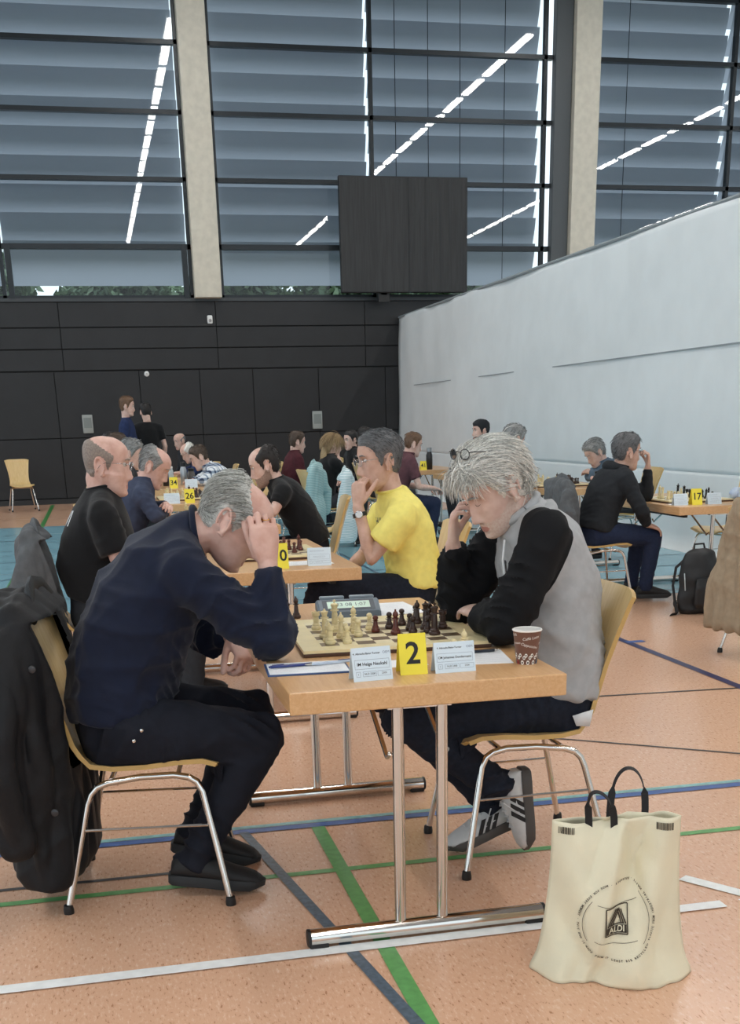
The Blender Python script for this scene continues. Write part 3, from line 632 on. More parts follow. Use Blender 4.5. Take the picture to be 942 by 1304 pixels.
# chess clock
M_clk = mat('clock_grey', '5b6a76', .4); M_clk2 = mat('clock_blue', '2d3945', .4); M_lcd = mat('lcd', 'b9d6c4', .25)
ck = thing('chess_clock', 'grey blue digital chess clock at the far edge of the nearest chessboard', 'chess clock', (.845, 4.15, TZ), math.radians(-3))
R_ = []
for x in (-.115, -.108, .108, .115):
    e = .006 if abs(x) > .11 else 0; R_.append([(x, -.05+e, 0), (x, .05-e, 0), (x, .05-e, .052-e), (x, .02, .058-e), (x, -.045+e, .022-e)])
MB().rings(R_).build('case', M_clk, ck, angle=25)
def on_slope(mb, x0, x1, a, b, off, mi=0):
    p0 = V(0, -.045, .022); p1 = V(0, .02, .058); n = unit(V(0, -(p1[2]-p0[2]), p1[1]-p0[1]))
    mb.add([p0+(p1-p0)*a+n*off+V(x0, 0, 0), p0+(p1-p0)*a+n*off+V(x1, 0, 0), p0+(p1-p0)*b+n*off+V(x1, 0, 0), p0+(p1-p0)*b+n*off+V(x0, 0, 0)], [(0, 1, 2, 3)], mi)
m_ = MB(); on_slope(m_, -.095, .095, .1, .92, .001); m_.build('bezel', M_clk2, ck, smooth=False); m_ = MB(); on_slope(m_, -.078, .078, .25, .78, .002); m_.build('display', M_lcd, ck, smooth=False)
m_ = MB(); v, f = text_mesh('1:23 08 1:07', .026); p0 = V(0, -.045, .022); p1 = V(0, .02, .058); sl = unit(p1-p0); n_ = unit(V(0, -sl[2], sl[1])); m_.add(np.outer(v[:, 0], V(1, 0, 0))+np.outer(v[:, 1], sl)+(p0+p1)/2+n_*.003, f); m_.build('digits', M_clk2, ck, smooth=False)
for s in (-1, 1): MB().rbox((.055*s, .036, .062), (.09, .022, .012), .004).build('rocker', mat('clock_button', '8694a0', .35), ck)

# paper cup
cup = thing('paper_cup', 'brown paper coffee cup with white rim at the table corner', 'cup', (1.155, 3.12, TZ))
M_cupb = mat('cup_brown', '6e4a3c', .5); M_cupw = mat('cup_white', 'f0ece6', .5); M_coffee = mat('coffee', '2a1a10', .1)
CR = lambda z: .0285+(.0405-.0285)*z/.096
MB().lathe([(CR(0)-.001, .004), (CR(0), 0), (CR(.03), .03), (CR(.06), .06), (CR(.095), .095)], 28, caps=False).build('wall', M_cupb, cup)
MB().lathe([(CR(0)-.002, .006), (CR(.06)-.0015, .06), (CR(.095)-.0015, .095)], 28, caps=False).build('inside', M_cupw, cup); MB().lathe([(.001, .006), (CR(0)-.001, .006)], 28, caps=True).build('bottom', M_cupw, cup)
rim = MB(); ph = np.linspace(0, 2*PI, 29)[:-1]; rr = []
for a in np.linspace(0, 2*PI, 8): rr.append(np.stack([np.cos(ph)*(CR(.096)+.0024*math.cos(a)), np.sin(ph)*(CR(.096)+.0024*math.cos(a)), np.full(28, .0965+.0026*math.sin(a))], 1))
rim.rings(rr, caps=False).build('rim', M_cupw, cup); MB().lathe([(.0005, .074), (CR(.074)-.002, .074)], 24).build('coffee', M_coffee, cup)
def cupmap(v, a0, z0, tilt=0):
    c, s = math.cos(tilt), math.sin(tilt); x = v[:, 0]*c-v[:, 1]*s; z = z0+v[:, 0]*s+v[:, 1]*c; r = CR(z)+.0006; a = a0+x/.036; return np.stack([r*np.cos(a), r*np.sin(a), z], 1)
m_ = MB(); A0 = math.radians(-112)
for tx, sz, da, z0, ti in (('Caffè Latte', .011, .35, .077, .14), ('Cappuccino', .011, .25, .055, -.25), ('Espresso', .010, -1.0, .062, .1), ('Mocca', .010, 1.5, .06, .1), ('Caffè', .010, -1.1, .085, .1), ('Latte', .01, 2.3, .08, 0)):
    v, f = text_mesh(tx, sz, 'CENTER', .25); MB().add(cupmap(v, A0+da, z0, ti), f).build('lettering', M_cupw, cup, smooth=False)
m_ = MB(); cols = [M_cupw, mat('cup_red', 'b4372f', .5), mat('cup_blue', '3f7aa0', .5), M_ink]
for i in range(26):
    a = A0-2+i*.18; zc_ = .006+.012*(i % 3)+.003*math.sin(i*2.1); q = np.linspace(0, 2*PI, 9)[:-1]; rad = .0048 if i % 3 else .0058
    for rr_, mi, of in ((rad, (0, 1, 0, 2, 0)[i % 5] if i % 3 == 0 else 0, 0), (rad*.45, 3, .0004)):
        v = np.stack([np.cos(q)*rr_, np.sin(q)*rr_*1.25], 1); p = cupmap(v, a, zc_); p[:, :2] *= 1+of/.03; m_.add(p, [tuple(range(8))], mi)
m_.build('printed_figures', cols, cup, smooth=False)

# drinks on the far tables
def flask(lab, x, y, r, h, mbody, mlid, lidh=.05, z=TZ):
    t = thing('drinking_bottle', lab, 'bottle', (x, y, z)); MB().lathe([(r*.9, 0), (r, .006), (r, h*.8), (r*.75, h*.92), (r*.7, h)], 16).build('flask', mbody, t); MB().lathe([(r*.78, h-.004), (r*.78, h+lidh*.9), (r*.6, h+lidh)], 16).build('lid', mlid, t)
M_clear = mat('smoky_plastic', '5d5a58', .15); M_steel = mat('brushed_steel', 'aab0b4', .3, .9); M_blkp = mat('black_plastic', '17181a', .4)
flask('tall steel bottle with black lid beside the yellow card reading thirty-four', 1.00, 14.45, .04, .21, M_steel, M_blkp); flask('smoky tumbler with black lid beside the tall steel bottle', 1.10, 14.60, .047, .15, M_clear, M_blkp, .03)
flask('small clear water bottle behind the yellow card reading thirty-four', .86, 14.6, .033, .19, mat('clear_blue', 'b9c9d1', .15), M_white, .02); flask('dark bottle behind the yellow card reading thirty-four', .78, 14.3, .035, .17, M_blkp, M_steel, .03)
flask('black bottle beside the yellow card reading forty-one', 4.55, 16.35, .045, .24, M_blkp, M_steel, .05); flask('green drink bottle beside the yellow card reading forty-one', 4.38, 16.9, .04, .2, mat('green_bottle', '4b8a5c', .3), M_white, .03)
flask('grey insulated mug on the table before the grey-haired man', 4.86, 11.2, .05, .12, M_clk2, M_blkp, .02)
# crumpled plastic bag on table 17
def crumple(name, lab, cat, c0, r, m, seed, vox=.012):
    R = np.random.default_rng(seed); mb = MB()
    for i in range(9): mb.ell(np.array(c0)+R.normal(0, .45, 3)*np.array(r)*V(1, 1, .6)+V(0, 0, r[2]*.7), np.array(r)*R.uniform(.45, .8))
    v, nr, f = remesh(mb, vox, 2); d = (np.abs(np.sin(v@R.normal(0, 60, 3)))+np.abs(np.sin(v@R.normal(0, 45, 3)+1)))*.006; v = v+nr*d[:, None]; v[:, 2] = np.maximum(v[:, 2], c0[2])
    t = thing(name, lab, cat, c0); o = MB().add(v-np.array(c0), f).build('crumpled_film', m, t); return t
pb = crumple('plastic_bag', 'crumpled white and blue plastic bag beside the yellow card reading seventeen', 'plastic bag', (4.97, 8.50, TZ), (.10, .09, .07), mat('pale_plastic', 'd5e0ea', .3, col2='8fa6d0', vscale=9), 3)

# ------------------------------------------------------------------ tote bag
bagx, bagy, brz = 1.225, 2.615, math.radians(-19)
bag = thing('tote_bag', 'cream fabric shopping bag with black handles and printed triangle emblem on the floor', 'bag', (bagx, bagy, 0), brz)
M_bag = mat('cream_nonwoven', 'e4dcc0', .6, var=.04, vscale=8, bump=.10, bscale=260); M_strap = mat('black_webbing', '17171a', .7)
BWb, BWt, BH = .205, .165, .435
def bagpt(u, v, side):
    """u in -1..1 across, v in 0..1 up; side -1 front (towards -y), +1 back"""
    w = BWb+(BWt-BWb)*v-.012*math.sin(v*PI)
    w += .012*math.exp(-((v-.02)/.08)**2)
    dep = (.085*(1-v)**.75+.012)*(1-abs(u)**3.2)
    dep *= 1+.0
    x = u*w; y = side*dep
    # hanging folds
    fold = .010*math.sin(3.1*u+5*v)+.008*math.sin(7*u-6*v+1)+.007*math.sin(11*u*(1-v)+3)
    fold += -.012*math.exp(-((u-.05-.25*(v-.5))/.18)**2)*max(0, v-.55)*1.6+.014*math.exp(-((u+.35-.5*v)/.10)**2)-.012*math.exp(-((u-.45+.6*(v-.4))/.09)**2)
    fold += (.020*(abs(math.sin(2.2*u+3.1*v+.4))-.5)*(1-v)+.018*(abs(math.sin(4.7*u-3.6*v+1.1))-.5)+.010*(abs(math.sin(2.9*u+6.3*v))-.5))*(1-.75*math.exp(-(u/.38)**2-((v-.41)/.2)**2))
    y += side*fold*1.15*(1-abs(u)**4)
    z = v*BH+.012*math.sin(u*2.2+.6)*v*v-.020*max(0, v-.9)*10*(1-u*u)*(.6 if side < 0 else .2)
    z += .03*(abs(u)**2)*(1-v)**3*0
    return np.array((x, y+.02*v, max(z, .002)))
N, K = 46, 40
for side in (-1, 1):
    vs = [bagpt(-1+2*i/N, j/K, side) for j in range(K+1) for i in range(N+1)]
    fs = [(j*(N+1)+i, j*(N+1)+i+1, (j+1)*(N+1)+i+1, (j+1)*(N+1)+i) for j in range(K) for i in range(N)]
    if side > 0: fs = [f[::-1] for f in fs]
    o = MB().add(vs, fs).build('front_panel' if side < 0 else 'back_panel', M_bag, bag, angle=80)
    s = o.modifiers.new('t', 'SOLIDIFY'); s.thickness = .0015
vs = [bagpt(-1+2*i/N, 0, s) for s in (-1, 1) for i in range(N+1)]
MB().add(vs, [(i, N+1+i, N+2+i, i+1) for i in range(N)]).build('base_panel', M_bag, bag)
def strap(side, x0, x1, h, lean, sway):
    pts = [];
    for t in np.linspace(0, 1, 25):
        a = PI*t; x = (x0+x1)/2-(x1-x0)/2*math.cos(a)*(1 if True else 1); zz = BH-.035+h*min(1, math.sin(a)**.55); pts.append(V(x+sway*math.sin(a), side*.016+.02+lean*math.sin(a), zz))
    mb = MB(); R = [[p+V(0, .0012, 0)+V(dx, 0, 0) for dx in (-1e-9, 1e-9)] for p in pts]
    rr = []
    for i, p in enumerate(pts):
        T = unit(pts[min(i+1, 24)]-pts[max(i-1, 0)]); wd = unit(np.cross(T, V(0, 1, 0)))*(1 if i < 4 or i > 20 else .15)+V(0, 1, 0)*(1. if 3 < i < 21 else .25); wd = unit(wd-T*(wd@T)); n = np.cross(T, wd)
        rr.append([p+wd*.0095+n*.0008, p-wd*.0095+n*.0008, p-wd*.0095-n*.0008, p+wd*.0095-n*.0008])
    mb.rings(rr).build('handle', M_strap, bag, angle=30)
strap(-1, -.070, -.005, .115, -.03, -.02); strap(1, -.015, .075, .155, .02, .0)
def on_bag(v2, off=.0035):
    out = []
    for x, y in v2:
        u, w = x/.185, y/BH; p = bagpt(u, w, -1); e = .01; n = np.cross(bagpt(u+e, w, -1)-p, bagpt(u, w+e, -1)-p); n = unit(n); out.append(p+n*off*(1 if n[1] < 0 else -1))
    return np.array(out)
def subdiv_line(pts, w, n=1):
    """flat ribbon along 2-D points"""
    P = np.array(pts, float); q = []; k = len(P)
    for i in range(k):
        T = unit(P[min(i+1, k-1)]-P[max(i-1, 0)]); N_ = V(-T[1], T[0])*w/2; q += [P[i]+N_, P[i]-N_]
    return np.array(q), [(2*i+1, 2*i+3, 2*i+2, 2*i) for i in range(k-1)]
cx, cy, rad = .004, .178, .100
M_print = mat('brown_print', '3a2f22', .7)
mb = MB()
ring = 'REUSABLE · MADE FOR EVERYDAY MOMENTS · IN THE BEST OF THE BAGS, ENJOY · SHOPPING · INDUSTRIAL WASTE · 85% RECYCLED PLASTIC FROM · THIS BAG IS MADE FROM AT LEAST · '
ring = 'THIS BAG IS MADE FROM AT LEAST 85% RECYCLED PLASTIC FROM INDUSTRIAL WASTE · REUSABLE · MADE FOR EVERY MOMENT · '
n = len(ring)
for i, chx in enumerate(ring):
    if chx == ' ': continue
    th = math.radians(185)+2*PI*i/n; v, f = text_mesh(chx, .0072, 'CENTER', 0, 1, .03)
    if len(v) == 0: continue
    d = V(math.cos(th), math.sin(th)); tang = V(-d[1], d[0]); P2 = np.array([cx, cy])+d*rad+np.outer(v[:, 0], tang)+np.outer(v[:, 1], -d); mb.add(on_bag(P2), f)
def arc(a0, a1, r, w): return [(cx+r*math.cos(math.radians(a)), cy+r*math.sin(math.radians(a))) for a in np.linspace(a0, a1, 24)]
for a0, a1 in ((140, 215), (-40, 45)):
    q, f = subdiv_line(arc(a0, a1, rad-.011, 0), .0012); mb.add(on_bag(q), f)
for yy, s in ((.048, -1), (-.048, -1)):
    q, f = subdiv_line([(cx+t*.055, cy+yy+s*.010*(1-t*t)) for t in np.linspace(-1, 1, 16)], .0012); mb.add(on_bag(q), f)
mb.build('printed_ring', M_print, bag, smooth=False)
mb = MB(); a, b = .031, .036
def seg(p, q, w, n=8): return subdiv_line([np.array(p)*(1-t)+np.array(q)*t for t in np.linspace(0, 1, n)], w)
for p, q in (((-a, b), (a, b)), ((a, b), (a, -b)), ((a, -b), (-a, -b)), ((-a, -b), (-a, b))):
    v, f = seg((cx+p[0], cy+p[1]), (cx+q[0], cy+q[1]), .0028); mb.add(on_bag(v), f)
for k in range(3):
    o_ = k*.0062
    v, f = seg((cx-.026+o_*1.0, cy-.012), (cx-.004+o_*.8, cy+.028), .0040); mb.add(on_bag(v), f)
    v, f = seg((cx+.003+o_*.9-.004, cy+.028-o_*.3), (cx+.014+o_*1.0, cy-.012), .0036); mb.add(on_bag(v), f)
v, f = seg((cx-.018, cy-.010), (cx+.018, cy-.010), .0034); mb.add(on_bag(v), f)
bandv, f = seg((cx-.0285, cy-.0235), (cx+.0285, cy-.0235), .019); mb.add(on_bag(bandv), f)
mb.build('printed_emblem', M_print, bag, smooth=False)
mb = MB(); v, f = text_mesh('ALDI', .021, 'CENTER', 0, 1.05, .02); mb.add(on_bag(v+np.array([cx, cy-.0235]), .0046), f); mb.build('emblem_lettering', M_bag, bag, smooth=False)
R_b = random.Random(2)
for x0 in (-.165, .115):
    x = x0; mb = MB()
    while x < x0+.045:
        w = R_b.choice((.0012, .002, .003)); v, f = seg((x, BH*.925), (x, BH*.97), w, 3); mb.add(on_bag(v), f); x += w+R_b.choice((.001, .0018))
    mb.build('printed_barcode', M_print, bag, smooth=False)

# ------------------------------------------------------------------ backpacks
def backpack(lab, x, y, deg, m, s=1.):
    b = thing('backpack', lab, 'backpack', (x, y, 0), math.radians(deg)); mb = MB()
    mb.tube([(0, 0, .0), (0, 0, .03), (0, .0, .2), (0, .01, .36), (0, .015, .44), (0, .015, .47)], [(.13*s, .07*s), (.165*s, .105*s), (.165*s, .11*s), (.15*s, .095*s), (.12*s, .07*s), (.05*s, .03*s)], 24, lat=(1, 0, 0))
    v, nr, f = remesh(mb, .012, 3); v = v+nr*((np.sin(v[:, 0]*38+v[:, 2]*22)+np.sin(v[:, 2]*47-v[:, 0]*13))*.0035)[:, None]; v[:, 2] = np.maximum(v[:, 2], .0)
    MB().add(v, f).build('main_compartment', m, b)
    mb = MB(); mb.tube([(0, -.10*s, .05), (0, -.12*s, .08), (0, -.125*s, .2), (0, -.10*s, .27)], [(.09*s, .02), (.12*s, .035), (.12*s, .035), (.1*s, .015)], 20, lat=(1, 0, 0)); v, nr, f = remesh(mb, .012, 3); MB().add(v, f).build('front_pocket', m, b)
    MB().tube([(-.05, .02, .45), (-.04, .03, .50), (.04, .03, .50), (.05, .02, .45)], (.008), 6).build('top_loop', M_strap, b)
    MB().tube([(-.08, .06, .40), (-.14, .10, .33), (-.165, .09, .2), (-.165, .05, .08), (-.19, -.02, .010), (-.27, -.05, .006)], [(.022, .004)]*6, 6, lat=(0, 1, 0)).build('shoulder_strap', M_strap, b)
    MB().tube([(-.02, -.165*s, .10), (.03, -.162*s, .13)], .003, 5).build('zip_pull', M_chrome, b); MB().tube([(-.155*s, -.03, .30), (-.17*s, -.06, .26), (-.16*s, -.06, .18)], .004, 5).build('buckle_cord', mat('pale_cord', 'aeb8ba', .5), b)
M_bp = mat('black_nylon', '17191c', .55, var=.2, vscale=20, bump=.1, bscale=300)
backpack('black backpack standing on the floor next to the beige jacket', 4.30, 7.98, 8, M_bp)
backpack('dark rucksack lying under the chair of the man in the dark hooded jacket', 3.72, 9.10, 60, M_bp, .62)
# ------------------------------------------------------------------ people
def skin(name, c, c2): return mat(name, c, .48, var=.0, col2=c2, vscale=22, sss=.06, bump=.12, bscale=420, spec=.4)
SK1 = skin('skin_fair', 'cfa797', 'dfbfb2'); SK2 = skin('skin_pink', 'cb9f90', 'dcb6a9'); SK3 = skin('skin_tan', 'c29a86', 'd3ae9d')
M_lip = mat('lip', 'bd8378', .45); M_stub = mat('stubble_skin', 'cfae9f', .6, col2='d9c3b6', vscale=140); M_eye = mat('eye_white', 'c9bfb6', .25); M_iris = mat('iris', '2b211c', .2); M_lash = mat('lash', '2a201c', .6)
HR = [(-.122, .070, .034, .016), (-.117, .084, .012, .032), (-.104, .092, -.018, .046), (-.085, .093, -.040, .055), (-.060, .091, -.060, .061), (-.035, .090, -.076, .066), (-.010, .089, -.088, .0705), (.015, .087, -.096, .0735), (.040, .091, -.101, .0755), (.065, .090, -.102, .0758), (.085, .082, -.097, .0715), (.102, .066, -.082, .061), (.115, .043, -.058, .044), (.122, .018, -.028, .022)]
def head_grid(jaw=1., nose=1., n=56, k=46):
    H = np.array(HR); zs = np.linspace(H[0, 0], H[-1, 0], k); t = np.linspace(-1, 1, k); zs = H[0, 0]+(H[-1, 0]-H[0, 0])*(np.sin(t*PI/2*.92)/math.sin(PI/2*.92)+1)/2
    f, b, w = (np.interp(zs, H[:, 0], H[:, c]) for c in (1, 2, 3))
    for a in (f, b, w):
        a[1:-1] = (a[:-2]+2*a[1:-1]+a[2:])/4
    w = np.where(zs < -.02, w*jaw, w); ph = np.linspace(-PI, PI, n, endpoint=False); R = []
    for z, xf, xb, ww in zip(zs, f, b, w):
        cx, a = (xf+xb)/2, (xf-xb)/2; c, s = np.cos(ph), np.sin(ph); e = 2/2.25
        x = cx+a*np.sign(c)*np.abs(c)**e; y = ww*np.sign(s)*np.abs(s)**e
        fr = np.clip((x-.02)/.05, 0, 1); ay = np.abs(y); dx = np.zeros_like(x)
        prof = np.interp(z, [-.056, -.050, -.043, -.034, -.022, .0, .020, .036, .055], [0, .006, .021, .0275, .0235, .015, .007, .004, 0])*nose
        sg = np.interp(z, [-.05, -.038, -.02, .02, .04], [.0155, .0145, .011, .0085, .011])
        dx += prof*np.exp(-(y/sg)**2)+.006*np.exp(-((ay-.015)/.007)**2-((z+.043)/.008)**2)
        dx -= .011*np.exp(-((ay-.032)/.015)**2-((z-.020)/.0105)**2); dx += .0055*np.exp(-((ay-.032)/.0115)**2-((z-.018)/.006)**2)
        dx += .0055*np.exp(-((ay-.028)/.022)**2-((z-.041)/.008)**2)
        dx += .0055*np.exp(-(y/.020)**2)*(math.exp(-((z+.0665)/.0045)**2)+math.exp(-((z+.0795)/.005)**2)); dx -= .0045*np.exp(-(y/.022)**2)*math.exp(-((z+.0730)/.0025)**2)
        dx += .007*np.exp(-(y/.022)**2-((z+.104)/.012)**2); dx -= .003*np.exp(-(y/.03)**2-((z+.091)/.006)**2)
        dx += .004*np.exp(-((ay-.042)/.016)**2-((z+.012)/.014)**2)
        R.append(np.stack([x+dx*fr, y, np.full(n, z)], 1))
    return R
def ear_mesh(mb, s):
    c = V(-.012, .0765*s, -.004); Rm = Rz(.42*s)@Ry(-.18)*1.2
    P = [V(.030*math.cos(a)*.58-.003*math.sin(a), 0, .0325*math.sin(a)) for a in np.linspace(-.6*PI, 1.15*PI, 16)]
    P = [p*V(1, 1, 1.0 if p[2] > 0 else .9) for p in P]
    mb.tube([c+Rm@(p+V(-.006, .010*s, 0)) for p in P], [.0046]*16, 7)
    mb.ell(c+Rm@V(-.003, .004*s, -.002), (.0125, .0045, .022), Rm, 10, 6); mb.ell(c+Rm@V(.0045, .006*s, -.026), (.0075, .006, .0095), Rm, 8, 5); mb.ell(c+Rm@V(.012, .006*s, -.004), (.005, .005, .008), Rm, 8, 5)
def head_matrix(h):
    M = np.eye(4); M[:3, :3] = Rz(h['rz'])@Rz(math.radians(h.get('yaw', 0)))@Ry(math.radians(h.get('pitch', 0)))@Rx(math.radians(h.get('roll', 0)))*h.get('scale', 1.); M[:3, 3] = h['pos']; return M
def ap(M, p): return np.asarray(p)@M[:3, :3].T+M[:3, 3]
def hand_mesh(mb, wrist, fdir, ndir, right, curl=(25, 35, 25), spread=4., thumb=(30, 20, 20), sc=1., fdetail=None, tout=38):
    X = unit(fdir); Z = unit(np.asarray(ndir, float)-X*(np.asarray(ndir, float)@X)); Y = np.cross(Z, X)*(1 if right else -1)
    B = np.stack([X, Y, Z], 1)*sc; w = np.asarray(wrist, float); T = lambda p: w+B@np.asarray(p, float)
    mb.tube([T((-.02, 0, 0)), T((0, 0, 0)), T((.03, .002, .001)), T((.06, .002, .002)), T((.088, .0, .001)), T((.096, 0, -.001))], [(.026*sc, .020*sc), (.028*sc, .019*sc), (.036*sc, .0185*sc), (.041*sc, .016*sc), (.040*sc, .0125*sc), (.034*sc, .008*sc)], 16, lat=Y)
    mb.ell(T((.030, .026, -.008)), (.026*sc, .014*sc, .014*sc), np.stack([X, Y, Z], 1)@Rz(.35), 10, 6)
    tips = []
    for i, (y0, L, r) in enumerate(((.0305, .074, .0088), (.0102, .082, .0090), (-.0102, .076, .0086), (-.0295, .060, .0077))):
        c = curl if not fdetail else fdetail[i]; a = 0.; yaw = math.radians((1.5-i)*spread); p = V(.088-abs(i-1)*.004, y0, 0); pts = [p-V(.02, 0, 0), p]; rad = [r*1.0*sc, r*1.03*sc]
        for f_, da in zip((.46, .29, .25), c):
            a += math.radians(da); d = V(math.cos(a)*math.cos(yaw), math.sin(yaw)*math.cos(a), -math.sin(a))
            pts += [p+d*L*f_*.5, p+d*L*f_]; p = p+d*L*f_; rad += [r*.95*sc, r*(.98 if f_ > .26 else .80)*sc]
        mb.capsule([T(q) for q in pts], rad, 9); tips.append(T(p))
    a = math.radians(tout); d = V(math.cos(a), math.sin(a), -.35); p = V(.018, .026, -.006); pts = [p]; rad = [.0125*sc]
    for f_, da in zip((.042, .034, .027), thumb):
        d = unit(Rz(-math.radians(da)*.6)@(d+V(0, 0, -math.radians(da)*.35))); p = p+d*f_; pts.append(p); rad.append((.0112, .0108, .0088)[len(pts)-2]*sc)
    mb.capsule([T(q) for q in pts], rad, 9); return T, tips
def wrinkle(v, nr, amp, seed, freq=1., mask=None):
    R = np.random.default_rng(seed); d = np.zeros(len(v))
    for i in range(5):
        k = R.normal(0, 1, 3); k = unit(k)*R.uniform(28, 60)*freq; k2 = unit(R.normal(0, 1, 3))*R.uniform(8, 18)*freq
        d += (1-np.abs(np.sin(v@k*.5+1.6*np.sin(v@k2+R.uniform(0, 6))+R.uniform(0, 6))))**1.5*R.uniform(.5, 1)*(np.sin(v@k2*.8+R.uniform(0, 6))*.5+.5)
    d = d/2-.25
    if mask is not None: d = d*mask
    return v+nr*(d*amp)[:, None]
def joint_folds(v, nr, pts, amp, rad=.16, freq=95.):
    """creases that run across a bent limb near each (point, axis)"""
    for p, ax in pts:
        r = v-np.array(p); w = np.exp(-(np.linalg.norm(r, axis=1)/rad)**2); t = r@unit(ax); v = v+nr*(((1-np.abs(np.sin(t*freq*.5+2.4*np.sin(r@V(15, 19, 11)+p[0]*9))))**1.6-.3)*amp*w*(.55+.45*np.sin(r@V(-19, 23, 17)+1)))[:, None]
    return v
def cut(v, f, keep):
    """drop faces whose vertices are not kept"""
    return [q for q in f if all(keep[i] for i in q)]
HL = [(0, .085), (.35, .086), (.7, .075), (.95, .055), (1.12, .022), (1.28, -.018), (1.40, -.022), (1.50, .020), (1.62, .036), (1.82, .034), (2.0, -.005), (2.15, -.05), (2.5, -.072), (3.15, -.078)]
def hair_part(M, R, style, mats, near, seed, parent_link):
    """cap over the skull that grows out of the skin, plus strands"""
    rg = np.random.default_rng(seed); P = np.array(R); k, n = P.shape[:2]; flat = P.reshape(-1, 3); x, y, z = flat.T; th = np.arctan2(np.abs(y), x-(-.006))
    hl = np.interp(th, [a for a, b in HL], [b for a, b in HL])
    fr = style.get('front', 0.); hl = hl+fr*np.exp(-(th/.9)**2)
    nape = style.get('nape', 0.); hl = hl+nape*np.clip((th-1.9)/.4, 0, 1)
    m = z-hl
    if 'bald' in style: bc, bs_ = style['bald']; m = np.minimum(m, (bc-bs_*x-z)/math.sqrt(1+bs_*bs_))
    if 'beard' in style: pass
    cen = V(-.005, 0, .01); nrm = flat-cen; nrm /= np.linalg.norm(nrm, axis=1)[:, None]
    tk = style.get('thick', .010)*(1+.35*np.clip((z-.05)/.06, 0, 1)*style.get('topvol', 1.)); s = np.clip(m/.024, 0, 1); s = s*s*(3-2*s)
    off = np.where(m > 0, tk*s, -.005)
    nz = (np.sin(flat@V(140, 60, 20)+3*np.sin(flat@V(30, 50, 40)))+np.sin(flat@V(-60, 150, 70)+2*np.sin(flat@V(50, -30, 60))))*.0012*style.get('rough', 1.)
    q = flat+nrm*(off+nz*s)[:, None]
    fs = []
    for i in range(k-1):
        for j in range(n):
            a, b = i*n+j, i*n+(j+1) % n
            if max(m[a], m[b], m[a+n], m[b+n]) > -.012: fs.append((a, b, b+n, a+n))
    top = len(q); q = np.concatenate([q, [flat[-n:].mean(0)+V(0, 0, .004+(tk.max() if m[-n:].max() > 0 else -.004))]])
    if m[-n:].min() > -.01: fs += [((k-1)*n+j, (k-1)*n+(j+1) % n, top) for j in range(n)]
    mb = MB(); mb.add(ap(M, q), fs, 0)
    ns = style.get('strands', 0)
    if ns:
        idx = np.where((m > .004) & ~((np.abs(x+.012) < .030) & (np.abs(y) > .055) & (z < .046)))[0]; flow = style.get('flow', lambda p: V(-.7, .25*np.sign(p[1]), -.6)); L = style.get('len', .035); lift = style.get('lift', .15); wd = style.get('wid', .0011); msy = style.get('messy', .25)
        for i in rg.choice(idx, ns):
            p = q[i]+nrm[i]*.001+rg.normal(0, .003, 3); nn = nrm[i]; d = flow(p)+rg.normal(0, msy, 3); d = unit(d-nn*(d@nn)+nn*lift*rg.random()); l = L*rg.uniform(.6, 1.3); pts = [p]
            for sgt in range(4):
                p = p+d*l/4; c2 = p-cen; rr = np.linalg.norm(c2); u = c2/rr; d = unit(d+V(0, 0, -.10)*style.get('grav', 1.)-u*max(0, d@u)*.6*(1-lift)+rg.normal(0, .06, 3)*msy*2); pts.append(p)
            mb.tube(ap(M, np.array(pts)), [wd, wd*1.1, wd, wd*.8, wd*.2], 3, 0 if rg.random() < style.get('mix', .6) else 1, False)
    return parent_link(mb, 'hair', mats)
def brows(M, mats, parent_link, tilt=0):
    mb = MB()
    for s in (-1, 1): mb = MB(); mb.tube(ap(M, np.array([(.0935, .012*s, .037), (.0955, .024*s, .041), (.090, .038*s, .042), (.079, .050*s, .036)])), [.002, .0036, .0034, .0012], 6); parent_link(mb, 'eyebrow', mats)
def eyes(M, parent_link, closed=False):
    for s in (-1, 1):
        mb = MB(); c = V(.0745, .032*s, .018)
        if not closed: mb.ell(ap(M, c), (.0115,)*3, None, 10, 7, 0); mb.ell(ap(M, c+V(.0088, 0, -.0025)), (.0036, .005, .005), M[:3, :3]/np.linalg.norm(M[:3, 0]), 8, 5, 1)
        mb.tube(ap(M, np.array([(.0845+.0045*math.sin(t*PI)-.003*t, (.020+.025*t)*s, (.0135-.003*math.sin(t*PI)) if closed else (.0205+.0045*math.sin(t*PI))) for t in np.linspace(0, 1, 8)])), [.0004]+[.0009]*6+[.0004], 5, 2); parent_link(mb, 'eye', [M_eye, M_iris, M_lash])
def glasses(M, m, parent_link, shift=(0, 0, 0), rotp=0., halfrim=False, r=.0013, ls=1.):
    mb = MB(); A = np.eye(4); A[:3, :3] = Ry(math.radians(rotp)); A[:3, 3] = shift; G = M@A
    for s in (-1, 1):
        a = np.linspace(0, 2*PI, 25) if not halfrim else np.linspace(0, PI, 13)
        mb.tube(ap(G, np.array([(.108-.006*abs(math.cos(t)*.024+.033-.0)/.05, s*(.033+.0245*ls*math.cos(t)), .014+.0175*ls*math.sin(t)) for t in a])), r, 6)
        mb.tube(ap(G, np.array([(.103, .057*s, .020), (.096, .068*s, .021), (.05, .0775*s, .020), (.0, .0815*s, .016), (-.02, .083*s, .004), (-.03, .081*s, -.012)])), r*1.1, 6)
    mb.tube(ap(G, np.array([(.107, .010, .020), (.111, 0, .023), (.107, -.010, .020)])), r, 6); parent_link(mb, 'glasses', m)
    for s in (-1, 1):
        lens = MB(); q = np.linspace(0, 2*PI, 17)[:-1]; lens.add(ap(G, np.array([(.1065-.006*abs(math.cos(t)*.024+.033)/.05, s*(.033+.0235*ls*math.cos(t)), .014+.0165*ls*math.sin(t)) for t in q])), [tuple(range(16))]); parent_link(lens, 'lens', glass_lens)
